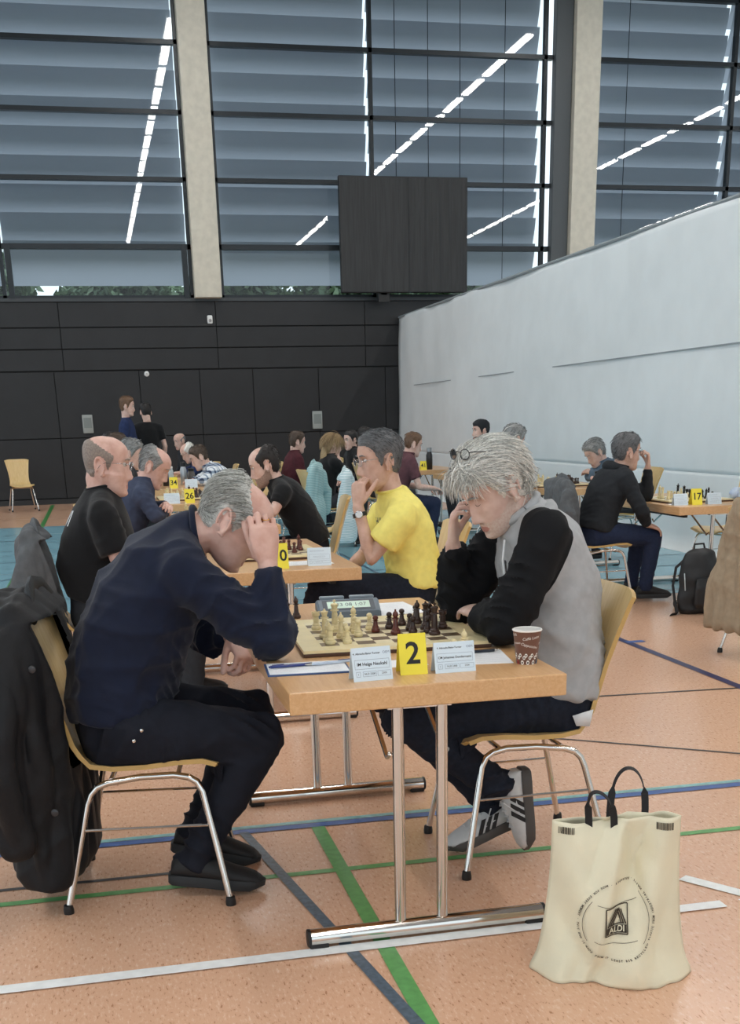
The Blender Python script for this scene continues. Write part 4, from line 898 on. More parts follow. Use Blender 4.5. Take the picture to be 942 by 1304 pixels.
glass_lens = glass_mat('spectacle_lens', (.96, .97, .97), 1.5)
def shoe(parent_link, ank, fdir, udir, m_up, m_sole, L=.285, striped=None, laces=None):
    """ank: ankle joint; fdir towards the toe; udir up out of the shoe"""
    X = unit(fdir); Z = unit(np.asarray(udir, float)-X*(np.asarray(udir, float)@X)); Y = np.cross(Z, X); B = np.stack([X, Y, Z], 1); T = lambda p: np.asarray(ank, float)+B@(np.asarray(p, float)-V(.0, 0, .085)); s = L/.285
    up_ = MB(); sec = [(-.068, .028, .020, .070), (-.058, .033, .020, .094), (-.03, .037, .018, .110), (.005, .040, .016, .112), (.04, .043, .016, .104), (.08, .047, .015, .088), (.12, .049, .015, .073), (.16, .047, .015, .063), (.19, .039, .015, .053), (.208, .023, .016, .040)]
    R = []
    for x, w, z0, z1 in sec:
        ring = []
        for a in np.linspace(0, 2*PI, 18, endpoint=False):
            c, q = math.cos(a), math.sin(a); ww = w*(1 if q < 0 else (1-.35*q)); ring.append(T((x*s, ww*c, (z0+z1)/2+(z1-z0)/2*np.sign(q)*abs(q)**.8)))
        R.append(ring)
    up_.rings(R); o = parent_link(up_, 'shoe', m_up)
    so = MB(); R = []
    out = [(-.074, .018), (-.066, .031), (-.03, .0375), (.03, .039), (.08, .0455), (.13, .050), (.175, .045), (.205, .027), (.217, .010)]
    ol = [(x, w) for x, w in out]+[(x, -w) for x, w in out[::-1]]
    for z, k in ((.0, .97), (.005, 1.), (.030, 1.01), (.034, .96)): R.append([T(((x-.07)*k*s+.07*s, w*k, z+(.010 if x > .19 else 0)*(1-z/.03))) for x, w in ol])
    so.rings(R); sub(so, 'sole', m_sole, o)
    if striped:
        for sd in (-1, 1):
            for i in range(3):
                mb = MB(); x0 = .045+i*.026; q = []
                for t in np.linspace(0, 1, 4):
                    zz = .036+t*.046; xx = x0-t*.030
                    wl = np.interp(xx, [c[0] for c in sec], [c[1] for c in sec]); q += [T(((xx-.0085)*s, sd*(wl*(1-.12*t)+.0026), zz)), T(((xx+.0085)*s, sd*(wl*(1-.12*t)+.0026), zz))]
                mb.add(q, [(2*j, 2*j+1, 2*j+3, 2*j+2) for j in range(3)]); sub(mb, 'stripe', striped, o)
        mb = MB(); R = []
        for x, w, z0, z1 in ((.155, .0475, .018, .052), (.175, .044, .018, .048), (.195, .036, .018, .041), (.211, .022, .018, .031)): R.append([T((x*s, (w*(1 if q < 0 else 1-.35*q))*c, (z0+z1)/2+(z1-z0)/2*np.sign(q)*abs(q)**.8)) for c, q in [(math.cos(a), math.sin(a)) for a in np.linspace(0, 2*PI, 16, endpoint=False)]])
        mb.rings(R); sub(mb, 'toe_cap', MATS['suede_grey'], o)
    if laces:
        mb = MB()
        for i in range(5):
            x = .045+i*.020; zz = np.interp(x, [c[0] for c in sec], [c[3] for c in sec])+.002; mb.tube([T((x*s, -.018, zz-.006)), T((x*s+.004, 0, zz+.002)), T((x*s, .018, zz-.006))], .003, 5)
        mb.tube([T((.035, -.01, .098)), T((.03, -.035, .105)), T((.055, -.045, .075)), T((.045, -.03, .09))], .0025, 5); mb.tube([T((.035, .01, .098)), T((.03, .035, .105)), T((.06, .045, .07))], .0025, 5); sub(mb, 'lace', laces, o)
    return o
SEATP = [(.235, .418), (.225, .436), (.19, .448), (.12, .447), (.02, .436), (-.08, .432), (-.15, .440), (-.195, .462)]; BACKP = [(-.195, .462), (-.222, .505), (-.24, .57), (-.262, .66), (-.29, .76), (-.318, .85), (-.335, .895)]
def segdist(v, p, q):
    p, q = np.array(p, float), np.array(q, float); d = q-p; t = np.clip((v-p)@d/(d@d), 0, 1); return np.linalg.norm(v-(p+t[:, None]*d), axis=1)
def press(v, sp, pad=0.):
    """flesh and cloth give way where they rest on the chair, the table or the board"""
    v = v.copy(); bx_, by_ = sp['base']; best = None
    for x, y, a in CH:
        if math.hypot(x-bx_, y-by_) < .30 and math.cos(a-sp['rz']) > .8 and (best is None or math.hypot(x-bx_, y-by_) < math.hypot(best[0]-bx_, best[1]-by_)): best = (x, y, a)
    if best:
        x, y, a = best; u = (v-V(x, y, 0))@Rz(a); w = np.clip(u[:, 1]/.205, -1, 1)**2
        xs = [q[0] for q in SEATP[::-1]]; zs = np.interp(u[:, 0], xs, [q[1] for q in SEATP[::-1]])
        inb = (np.abs(u[:, 1]) < .222) & (u[:, 0] > -.20) & (u[:, 0] < .245)
        sh = np.full(len(v), 9.); th = np.full(len(v), 9.)
        for hip, kn, an, fd in sp.get('legs', []): sh = np.minimum(sh, segdist(v, kn, an)); th = np.minimum(th, segdist(v, hip, kn))
        th = np.minimum(th, segdist(v, sp['spine'][0][0], sp['spine'][1][0])); low = sh < th
        xb = np.interp(u[:, 2], [q[1] for q in BACKP], [q[0] for q in BACKP])+.0065+.030*w+pad+sp.get('backpad', 0.)*np.clip((u[:, 2]-.46)/.1, 0, 1)
        m = (np.abs(u[:, 1]) < .225) & (u[:, 2] > .33) & (u[:, 2] < .91) & (u[:, 0] < xb) & (u[:, 0] > xb-.16) & ~low; u[m, 0] = xb[m]
        zs = np.interp(u[:, 0], xs, [q[1] for q in SEATP[::-1]]); inb = (np.abs(u[:, 1]) < .222) & (u[:, 0] > -.20) & (u[:, 0] < .245)
        top_ = zs+.0065+.014*w+pad
        m = inb & ~low & (u[:, 2] < top_) & (u[:, 2] > zs-.12); u[m, 2] = top_[m]
        m = inb & low & (u[:, 2] > zs-.040) & (u[:, 2] < zs+.06); u[m, 2] = zs[m]-.040
        v = u@Rz(a).T+V(x, y, 0)
    for (tx, ty) in TABLES.values():
        m = (v[:, 0] > tx) & (v[:, 0] < tx+TW) & (v[:, 1] > ty) & (v[:, 1] < ty+TL) & (v[:, 2] > TZ-.062) & (v[:, 2] < TZ)
        if m.any():
            side = np.minimum(v[:, 0]-tx, tx+TW-v[:, 0]); upm = m & (v[:, 2] > TZ-.034); v[upm, 2] = TZ-.001; dn = m & ~upm; v[dn, 2] = TZ-.062
    for cx_, cy_, a, h_ in BOARDS:
        q = (v-V(cx_, cy_, 0))@Rz(a); m = (np.abs(q[:, :2]) < h_).all(1) & (v[:, 2] < TZ+.021) & (v[:, 2] > TZ-.005); v[m, 2] = TZ+.0205
    return v
_PINV = [None]
def sub(mb, name, mats, parent):
    o = mb.build(name, mats, None, angle=50); o.parent = parent; return o
SUIT = {}
def person(sp):
    """sp: dict of world-space joints; see the calls"""
    base = sp['base']; root = thing('person', sp['label'], 'person', (base[0], base[1], sp.get('basez', 0)), 0, 'chess players and onlookers')
    inv = Matrix.Translation((-base[0], -base[1], -sp.get('basez', 0)))
    def pl(mb, name, mats, angle=60):
        o = mb.build(name, mats, None, angle=angle); o.parent = root; o.matrix_parent_inverse = inv; return o
    near = sp.get('near', 0); vh = (.009, .0055, .0036)[near]; vc = (.017, .0115, .0085)[near]; sk = sp.get('skin', SK1)
    spine = [(np.array(c, float), w, d) for c, w, d in sp['spine']]; lat = np.array(sp['lat'], float); rz = sp['rz']; top = spine[-1][0]
    h = dict(sp['head']); h['rz'] = rz; M = head_matrix(h); hs = h.get('scale', 1.)
    R = head_grid(sp.get('jaw', 1.), sp.get('nose', 1.))
    # --- body skin: head and neck
    mb = MB(); mb.rings([ap(M, r) for r in R])
    e = MB(); ear_mesh(e, 1); ear_mesh(e, -1); mb.add(ap(M, e.verts()), e.f)
    nk = ap(M, V(-.032, 0, -.055)); nr_ = sp.get('neck', .056)
    mb.capsule([top*.55+spine[-2][0]*.45, top, (top+nk)/2, nk, ap(M, V(-.03, 0, -.01))], [nr_*1.05, nr_*1.14, nr_*1.02, nr_*.98, nr_*.9], 18)
    bv = []; bf = []; bm_ = []; cnt = 0
    v, nr, f = remesh(mb, vh, 2 if near else 1)
    inv_M = np.linalg.inv(M); cen = np.array([v[list(q)].mean(0) for q in f]); loc = ap(inv_M, cen); mi = np.zeros(len(f), int)
    lipm = (np.abs(loc[:, 2]+.0730) < .0095) & (np.abs(loc[:, 1]) < .024*(1-((loc[:, 2]+.073)/.013)**2)) & (loc[:, 0] > .07); mi[lipm] = 1
    if sp.get('stubble'):
        st = (loc[:, 2] < np.interp(loc[:, 0], [-.03, .0, .03, .06, .12], [-.03, -.02, -.045, -.052, -.054])) & (loc[:, 2] > -.118) & (loc[:, 0] > -.02) & ~lipm & ~((np.abs(loc[:, 1]) > .03) & (loc[:, 2] > -.055) & (loc[:, 0] > .05)); mi[st] = 2
    bv.append(v); bf += f; bm_ += mi.tolist(); cnt += len(v)
    def addbody(mb, vox, sm):
        nonlocal cnt
        v, nr, f = remesh(mb, vox, sm); bv.append(v); bf.extend([tuple(i+cnt for i in q) for q in f]); bm_.extend([0]*len(f)); cnt += len(v)
    # --- torso, legs, arms
    core = MB(); core.tube([c for c, w, d in spine], [(w*.9, d*.88) for c, w, d in spine], 20, lat=lat)
    for hip, kn, an, fd in sp.get('legs', []): core.capsule([hip, (np.array(hip)+kn)/2, kn, (np.array(kn)+an)/2, an], [.075, .066, .050, .046, .033], 12)
    for A in sp['arms']: core.capsule([np.array(A['sh'])-lat*A['side']*.06, A['sh'], A['el']], [.055, .05, .038], 12)
    addbody(core, .02, 2)
    for A in sp['arms']:
        sh, el, wr = (np.array(A[k], float) for k in ('sh', 'el', 'wr')); mb = MB(); hsx = A.get('hs', 1.)
        mb.capsule([sh*.55+el*.45, sh*.2+el*.8, el, el*.7+wr*.3, el*.35+wr*.65, wr], [.041, .038, .0365, .0385, .031, .026*hsx], 14)
        if 'f' in A:
            T, tips = hand_mesh(mb, wr+unit(np.array(A['f']))*.012, A['f'], A['n'], A['side'] < 0, A.get('curl', (30, 40, 25)), A.get('spread', 3.), A.get('thumb', (25, 20, 20)), hsx, A.get('fd'), A.get('tout', 38))
            A['T'] = T
        addbody(mb, vh*.9 if near else vh, 1)
    b = MB(); b.v = [press(np.concatenate(bv), sp, .004)]; b.f = bf; b.m = bm_; b.n = cnt
    pl(b, 'body', [sk, M_lip, sp.get('stubble') or M_stub])
    # --- clothes
    up_ = MB(); g = sp.get('loose', .012)
    hm_ = sp.get('hem', .75); (c0, w0, d0), (c1, w1, d1) = spine[:2]
    S = [(c0*(1-hm_)+c1*hm_, w1+g, d1+g)]+[(c, w+g, d+g) for c, w, d in spine[1:-1]]+[(spine[-1][0], nr_*1.22+.008, nr_*1.22+.008), (spine[-1][0]+unit(nk-top)*.028, nr_*1.12+.006, nr_*1.12+.006)]
    up_.tube([c for c, w, d in S], [(w, d) for c, w, d in S], 26, lat=lat)
    cr = sp.get('cut', 'long'); folds = []
    for A in sp['arms']:
        sh, el, wr = (np.array(A[k], float) for k in ('sh', 'el', 'wr')); sd = A['side']; r0 = sp.get('sleeve', .060)
        up_.capsule([sh-lat*sd*.07+V(0, 0, .012), sh-lat*sd*.03+V(0, 0, .01), sh, sh*.8+el*.2], [.060, .064, .070, .072], 16)
        up_.capsule([top-unit(nk-top)*.035, (top-unit(nk-top)*.03)*.5+sh*.5+V(0, 0, .012), sh], [.055, .062, .068], 14)
        if cr == 'long':
            ce = wr*.97+el*.03
            up_.capsule([sh, sh*.7+el*.3, sh*.4+el*.6, el], [.070, r0*1.02, r0, r0*.93], 16); up_.tube([el, el*.85+wr*.15, el*.45+wr*.55, el*.16+wr*.84, el*.12+wr*.88, ce], [r0*.93, r0*.95, r0*.78, r0*.66, .040, .037], 16)
            folds += [(el, el-sh), (el*.5+sh*.5, el-sh), (el*.3+wr*.7, wr-el)]
        else:
            e2 = sh*.34+el*.66; up_.tube([sh, sh*.7+el*.3, e2], [r0*1.1, r0*1.08, r0*1.12], 16); folds += [(sh*.5+el*.5, el-sh)]
    mats_t = sp['top'] if isinstance(sp['top'], list) else [sp['top']]
    v, nr, f = remesh(up_, vc, (7, 16, 32)[near]); wa = sp.get('wr', .008)
    v = wrinkle(v, nr, wa*1.5, sp.get('seed', 1), .8); v = joint_folds(v, nr, folds, wa*1.15)
    if len(spine) > 3: v = joint_folds(v, nr, [(spine[2][0], spine[3][0]-spine[1][0]), (spine[1][0], spine[2][0]-spine[0][0])], wa*1.6, .19, 70)
    v = press(v, sp); c_ = MB().add(v, f)
    ot = pl(c_, sp.get('topname', 'sweater' if cr == 'long' else 't_shirt'), mats_t)
    if 'topmat' in sp:
        at_ = ot.data.attributes.new('sleeve', 'FLOAT', 'POINT'); at_.data.foreach_set('value', sp['topmat'](v, sp))
    if sp.get('collar', True):
        ax = unit(nk-top); l2 = unit(lat-ax*(lat@ax)); q2 = np.cross(ax, l2); a = np.linspace(0, 2*PI, 25); w9, d9 = spine[-1][1], spine[-1][2]
        cp = [top+ax*.018+l2*math.cos(t)*(nr_*1.13+.004)+q2*math.sin(t)*(nr_*1.13+.004) for t in a]; ccm = MB().tube(cp, sp.get('collar_r', .007), 8, caps=False); pl(ccm, 'collar', sp.get('collar_mat', mats_t[0]))
    if sp.get('legs'):
        pt = MB(); gp = sp.get('pgap', .012); fl = []
        for i in range(min(2, len(spine))): pass
        c0, w0, d0 = spine[0]; c1, w1, d1 = spine[1]; pt.capsule([c0, c1], [(w0*.98, d0*.98), (w1*.99, d1*.98)], 20, lat=lat)
        for hip, kn, an, fd in sp['legs']:
            hip, kn, an = (np.array(q, float) for q in (hip, kn, an)); k_ = sp.get('thigh', 1.); dn = unit(an-kn)
            pt.capsule([hip, hip*.6+kn*.4, hip*.2+kn*.8, kn], [.098*k_, .092*k_, .078*k_, .070*k_], 16); pt.tube([kn, kn*.75+an*.25, kn*.35+an*.65, an*.98+kn*.02, an+dn*sp.get('cuff', .03)], [.069*k_, .067*k_, .060, .056, .056], 16)
            fl += [(kn, an-kn), (hip, kn-hip), (an, an-kn)]
        v, nr, f = remesh(pt, vc, (4, 9, 16)[near]); v = wrinkle(v, nr, wa*.7, sp.get('seed', 1)+5); v = joint_folds(v, nr, fl, wa*1.4, .15, 105)
        pl(MB().add(press(v, sp), f), 'trousers', sp['pants'])
        for i, (hip, kn, an, fd) in enumerate(sp['legs']):
            if fd is None: continue
            kw = sp.get('shoekw', {}); ud = sp.get('shoeup', [None, None])[i]; fdv = unit(fd)
            o = shoe(lambda m2, nm, mt: pl(m2, nm, mt), an, fd, ud if ud is not None else V(0, 0, 1), sp.get('shoes'), sp.get('soles', M_black_rubber), **kw)
            for chd in o.children: chd.matrix_parent_inverse = Matrix.Identity(4)
            if kw.get('sock', True) and near: pass
    # --- hair, face
    if 'hair' in sp: hair_part(M, R, sp['hair'], sp['hairm'], near, sp.get('seed', 1), pl)
    if 'beard' in sp:
        P = np.array(R); k, n = P.shape[:2]; fl_ = P.reshape(-1, 3); x, y, z = fl_.T
        m = np.minimum(np.interp(x, [-.03, .0, .03, .06, .12], [-.01, -.015, -.045, -.052, -.056])-z, x+.03); m = np.where((np.abs(z+.073) < .008) & (np.abs(y) < .022) & (x > .07), -.01, m); s = np.clip(m/.012, 0, 1); nn = fl_-V(.0, 0, .0); nn /= np.linalg.norm(nn, axis=1)[:, None]
        q = fl_+nn*np.where(m > 0, .007*s+.001*np.sin(fl_@V(300, 340, 260)), -.004)[:, None]; fs = [(i*n+j, i*n+(j+1) % n, (i+1)*n+(j+1) % n, (i+1)*n+j) for i in range(k-1) for j in range(n) if max(m[i*n+j], m[i*n+(j+1) % n], m[(i+1)*n+j]) > 0]
        pl(MB().add(ap(M, q), fs), 'beard', sp['beard'])
    if near or sp.get('face', True): brows(M, sp.get('brow', sp['hairm'][0] if 'hairm' in sp else M_lash), pl); eyes(M, pl, sp.get('closed', h.get('pitch', 0) > 20))
    if 'glasses' in sp: glasses(M, sp['glasses'], pl, *sp.get('gl', ((0, 0, 0), 0)), **sp.get('glkw', {}))
    sp['M'] = M; sp['pl'] = pl; sp['root'] = root; sp['nk'] = nk; return sp
def seated(x, y, deg, lean=18, hp=10, hyaw=0, arms='table', reach=None, sc=1., seat=.44, w=1., belly=0., head=1., legs=True, curve=1.1, **kw):
    """a person sitting on a chair at x, y and facing deg"""
    a = math.radians(deg); F = V(math.cos(a), math.sin(a), 0); Lt = V(-math.sin(a), math.cos(a), 0); O = V(x, y, 0)
    g = lambda fx, ly, z: O+F*fx*sc+Lt*ly*sc+V(0, 0, z if z < seat else seat+(z-seat)*sc)
    pts = [(-.02, seat+.055), (0., seat+.14)]; ang = math.radians(lean*.5)
    for l, f_ in ((.135, .8), (.135, 1.), (.125, 1.2), (.095, 1.35)):
        ang = math.radians(lean*f_*curve); p = pts[-1]; pts.append((p[0]+l*math.sin(ang), p[1]+l*math.cos(ang)))
    W_ = [(.165, .115), (.172, .125), (.160+belly*.2, .118+belly), (.168, .122+belly*.5), (.160, .105), (.078, .072)]
    spine = [(g(px, 0, pz), ww*w*sc, dd*w*sc) for (px, pz), (ww, dd) in zip(pts, W_)]
    sx, sz = pts[4][0]*.75+pts[5][0]*.25, pts[4][1]*.75+pts[5][1]*.25-.015; nx, nz = pts[5]; ha = math.radians(lean*.9+hp*.3); hx, hz = nx+.110*math.sin(ha)+.020, nz+.110*math.cos(ha)
    mk = lambda s, e, wv, f, n, **k2: dict(side=s, sh=g(sx, .178*s*w, sz), el=g(*e), wr=g(*wv), f=F*f[0]+Lt*f[1]+V(0, 0, f[2]), n=F*n[0]+Lt*n[1]+V(0, 0, n[2]), **k2)
    A = []
    for s in (1, -1):
        if arms == 'table': A.append(mk(s, (sx+.12, .27*s, seat+(.812-seat)/sc), (sx+(reach or .33), .10*s, seat+(.802-seat)/sc), (.7, -.7*s, .04), (0, 0, 1), curl=(16, 26, 16)))
        elif arms == 'lap' or (arms == 'chinR' and s == 1): A.append(mk(s, (sx+.03 if reach is None else sx+.07, .25*s, sz-.27), (sx+(reach or .17), .12*s, .66 if reach else .645), (.8, -.5*s, -.25), (.2, 0, 1), curl=(20, 30, 20)))
        elif arms == 'crossed': A.append(mk(s, (sx+.08, .25*s, seat+(.815-seat)/sc), (sx+.17, -.05*s, seat+(.842+.030*s-seat)/sc), (.1, -.95*s, .02), (.5, .1*s, .9), curl=(20, 30, 20)))
        else: A.append(mk(s, (sx+.20, .20*s, .81), (hx+.055, .09*s, hz-.20), (-.15, -.35*s, .9), (.75, .45*s, .2), curl=(55, 75, 40)))
    L = []
    if legs:
        for s in (1, -1): L.append((g(.03, .095*s, seat+.085), g(.45, .135*s, .50), g(.40, .13*s, .105), F+Lt*.15*s))
    d = dict(base=(x, y), lat=Lt, rz=a, spine=spine, head=dict(pos=g(hx, 0, hz), pitch=lean*.45+hp, yaw=hyaw, scale=head*sc), arms=A, legs=L); d.update(kw); return d
from mathutils.bvhtree import BVHTree
def cloth(n, c, var=.10, rough=.85, bump=.15, bs=500., sheen=.0, vs=30): return mat(n, c, rough, var=var, vscale=vs, bump=bump, bscale=bs, spec=.25, sheen=sheen)
C_navy = cloth('navy_knit', '131b30', sheen=.1); C_jean = cloth('dark_denim', '1b202c', .2, vs=60); C_black = cloth('black_cotton', '111215', sheen=.1); C_grey = cloth('light_grey_fleece', 'a9abad', .06); C_yel = cloth('yellow_cotton', 'f4e680', .04)
C_slate = cloth('slate_blue_cotton', '3b4358'); C_mar = cloth('maroon_cotton', '4a2229'); C_polo = cloth('dusty_maroon', '5c3d43'); C_char = cloth('charcoal_fleece', '26292d'); C_dgrey = cloth('dark_grey_cloth', '34373c'); C_bluej = cloth('blue_denim', '242d45', .10, vs=60); C_navyt = cloth('navy_cotton', '243154'); C_trou = cloth('black_trousers', '191c26', .1)
C_white = cloth('white_cotton', 'dfe2e4', .03); M_plaid = plaid_mat('plaid_shirt')
def hm(n, a, b): return [mat(n+'_a', a, .5, var=.2, vscale=120), mat(n+'_b', b, .5, var=.2, vscale=120)]
H_silver = hm('hair_silver', 'c9cac6', '888a83'); H_grey = hm('hair_grey', '8d8f8e', '55565a'); H_dgrey = hm('hair_dark_grey', '66686a', '3c3c3e'); H_brown = hm('hair_brown', '4a3a2e', '35291f'); H_black = hm('hair_black', '1f1b1a', '2c2624'); H_blond = hm('hair_blond', 'a98f68', '7f6848'); H_red = hm('hair_light_brown', '6b4f3a', '4f3a2a'); H_white = hm('hair_white', 'dedcd5', 'acaca6'); H_crop = hm('hair_crop', '85786f', '665b54')
M_suede = mat('suede_grey', '8f9290', .8, bump=.1, bscale=500); M_shoew = mat('sneaker_white', 'c9cbcb', .55, var=.04, vscale=40); M_gum = mat('sneaker_sole', '4b4744', .6); M_shoek = mat('black_shoe', '141416', .6, bump=.2, bscale=400); M_solek = mat('shoe_sole', '26282a', .7)
M_gold = mat('gold', 'd9a95a', .25, 1.); M_gk = mat('black_frame', '17171a', .3); M_gs = mat('silver_frame', 'b9bcc0', .25, .9)
def decal(pl, obj, items, origin, right, up_, dr, name, m, off=.0025):
    """print text on a garment by casting it onto the cloth"""
    me = obj.data; bvh = BVHTree.FromPolygons([x.co for x in me.vertices], [tuple(p.vertices) for p in me.polygons]); mb = MB(); right, up_, dr = unit(right), unit(up_), unit(dr)
    for txt, size, px, py in items:
        v, f = text_mesh(txt, size, 'CENTER', 0, 1., .02); out = []
        for a, b in v:
            p = np.array(origin)+right*(px+a)+up_*(py+b); h = bvh.ray_cast(Vector(p-dr*.4), Vector(dr)); out.append(np.array(h[0])-dr*off if h[0] is not None else p)
        mb.add(out, f)
    pl(mb, name, m)
def child(root, name): return [o for o in root.children if o.name.split('.')[0] == name][0]

# man in navy at table 2
a = math.radians(-6); latL = V(-math.sin(a), math.cos(a), 0)
P1 = person(dict(label='man in a navy sweater resting his forehead on one hand', base=(.05, 3.60), lat=latL, rz=a, near=2, seed=3, backpad=.02, skin=SK2, neck=.062, jaw=1.08, loose=.018, sleeve=.074, wr=.018,
    spine=[((-.005, 3.61, .50), .185, .130), ((-.005, 3.61, .60), .190, .145), ((.035, 3.61, .75), .180, .150), ((.10, 3.60, .89), .185, .145), ((.185, 3.595, 1.025), .172, .118), ((.258, 3.59, 1.112), .082, .074)],
    head=dict(pos=V(.385, 3.565, 1.140), pitch=42, yaw=-6, roll=0, scale=1.02),
    arms=[dict(side=-1, sh=V(.212, 3.415, 1.02), el=V(.462, 3.385, .815), wr=V(.462, 3.425, 1.025), f=V(-.06, .06, .98), n=V(.12, -.98, .02), curl=(14, 100, 60), spread=1.5, thumb=(6, 8, 8), tout=16, hs=1.1),
          dict(side=1, sh=V(.222, 3.785, 1.02), el=V(.285, 3.86, .77), wr=V(.372, 3.71, .775), f=V(.25, -.75, -.55), n=V(.55, -.1, .80), curl=(50, 60, 35), hs=1.05)],
    legs=[(V(.03, 3.72, .545), V(.425, 3.735, .515), V(.215, 3.735, .125), V(.95, -.14, -.22)), (V(.03, 3.49, .545), V(.415, 3.465, .50), V(.185, 3.475, .120), V(.97, -.14, -.12))],
    top=C_navy, pants=C_trou, shoes=M_shoek, soles=M_solek, shoekw=dict(L=.30), thigh=1.12, hair=dict(bald=(.096, .9), thick=.009, strands=5200, len=.038, lift=.05, wid=.00075, messy=.12, mix=.62, nape=-.01, flow=lambda p: V(-.8, .1*np.sign(p[1]), -.35)), hairm=H_silver, brow=H_dgrey[0], closed=True, collar_r=.010))
T = P1['arms'][0]['T']; rg = MB(); X = [T((.118+.0, -.0105, -.014)) for _ in (0,)][0]
cc = T((.110, -.0105, -.008)); q1 = unit(T((.11, .01, -.008))-cc); q2 = unit(T((.104, -.0105, .008))-cc)
rg.tube([cc+q1*.0108*math.cos(t)+q2*.0108*math.sin(t) for t in np.linspace(0, 2*PI, 17)], .0016, 6, caps=False); P1['pl'](rg, 'ring', M_gold)
for (px, py, pz) in ((.055, 3.385, .575), (.03, 3.385, .545)):
    s_ = MB().ell((px, py-.012, pz), (.006, .003, .006), None, 8, 4); P1['pl'](s_, 'rivet', M_chrome)

# man in the grey and black top at table 2
M_rag = cloth('two_tone_fleece', 'a9abad', .06); _n = M_rag.node_tree; _bs = _n.nodes['Principled BSDF']; _src = _bs.inputs['Base Color'].links[0].from_socket
_at = _n.nodes.new('ShaderNodeAttribute'); _at.attribute_name = 'sleeve'; _gt = _n.nodes.new('ShaderNodeMath'); _gt.operation = 'GREATER_THAN'; _gt.inputs[1].default_value = 0.
_mx = _n.nodes.new('ShaderNodeMix'); _mx.data_type = 'RGBA'; _n.links.new(_at.outputs['Fac'], _gt.inputs[0]); _n.links.new(_gt.outputs[0], _mx.inputs[0]); _n.links.new(_src, _mx.inputs[6]); _mx.inputs[7].default_value = (*lin('111215'), 1); _n.links.new(_mx.outputs[2], _bs.inputs['Base Color'])
def raglan(c, sp):
    out = np.full(len(c), -1.)
    for A in sp['arms']:
        for p, q, r in ((np.array(A['sh'])+V(-.01, 0, .0), np.array(A['el']), .092), (np.array(A['el']), np.array(A['wr']), .10)):
            d = q-p; t = np.clip((c-p)@d/(d@d), 0, 1); out = np.maximum(out, r-np.linalg.norm(c-(p+t[:, None]*d), axis=1))
    return out
P2 = person(dict(label='man with tousled grey hair in a grey and black hooded top', base=(1.42, 3.57), lat=V(0, -1, 0), rz=PI, near=2, seed=9, skin=SK1, stubble=M_stub, neck=.058, loose=.018, sleeve=.076, wr=.016,
    spine=[((1.430, 3.58, .47), .180, .130), ((1.435, 3.58, .58), .182, .140), ((1.425, 3.575, .74), .172, .132), ((1.395, 3.57, .915), .178, .134), ((1.345, 3.56, 1.055), .170, .112), ((1.290, 3.555, 1.130), .082, .074)],
    head=dict(pos=V(1.192, 3.545, 1.208), pitch=36, yaw=14, roll=0, scale=1.02),
    arms=[dict(side=1, sh=V(1.318, 3.390, 1.085), el=V(1.180, 3.375, .822), wr=V(1.155, 3.585, .822), f=V(.04, .95, .02), n=V(-.2, -.1, 1), curl=(16, 24, 16)),
          dict(side=-1, sh=V(1.305, 3.735, 1.075), el=V(1.155, 3.785, .822), wr=V(1.108, 3.70, 1.03), f=V(-.02, -.22, .95), n=V(-.88, .35, .10), curl=(28, 55, 35), spread=3, thumb=(25, 20, 15), tout=40)],
    legs=[(V(1.38, 3.495, .525), V(.885, 3.50, .515), V(1.235, 3.515, .235), V(.05, -.05, -1.)), (V(1.38, 3.69, .525), V(.90, 3.73, .53), V(1.235, 3.60, .150), V(-.95, -.05, -.30))],
    shoeup=[V(-.97, 0, .2), None], cuff=.0, top=[M_rag], topmat=raglan, topname='hooded_top', pants=C_jean, shoes=M_shoew, soles=M_gum, shoekw=dict(L=.285, striped=M_shoek, laces=M_shoew), collar_mat=C_grey, collar_r=.014,
    hair=dict(thick=.016, topvol=.8, strands=6000, len=.060, lift=.20, wid=.0011, messy=.30, mix=.62, front=-.002, grav=.7, rough=3, nape=-.012, flow=lambda p: V(.55, .45*np.sign(p[1]), .10) if (p[0] > .055 and p[2] > .07) else V(-.8, .30*np.sign(p[1]), -.30)), hairm=H_white, brow=H_grey[0], closed=True, glasses=M_gk, gl=((-.042, 0, .088), -34), glkw=dict(r=.0014, ls=.85)))
hd = MB(); arc_ = [V(1.290, 3.555, 1.135)+V(.080*math.sin(t)+.004, -.088*math.cos(t), .030*math.sin(t)-.022) for t in np.linspace(-.35, PI+.35, 15)]
hd.capsule(arc_, [.014, .017, .020, .022, .025, .028, .030, .031, .030, .028, .025, .022, .020, .017, .014], 12); v, nr, f = remesh(hd, .009, 3); v = wrinkle(v, nr, .012, 4, 1.4); P2['pl'](MB().add(v, f), 'hood', C_grey)
P2['pl'](MB().tube([(1.215, 3.50, 1.06), (1.205, 3.485, 1.0), (1.215, 3.48, .93)], .0035, 6), 'drawstring', C_white)
P2['pl'](MB().tube([(1.245, 3.55, 1.06), (1.235, 3.552, .98), (1.245, 3.553, .88)], [(.012, .004)]*3, 6, lat=(0, 1, 0)), 'zip', M_gk)
wt = MB().add([(1.430, 3.388, .475), (1.475, 3.388, .47), (1.485, 3.386, .525), (1.415, 3.386, .51)], [(0, 1, 2, 3)]); o = P2['pl'](wt, 'white_tag', C_white); o.modifiers.new('t', 'SOLIDIFY').thickness = .004

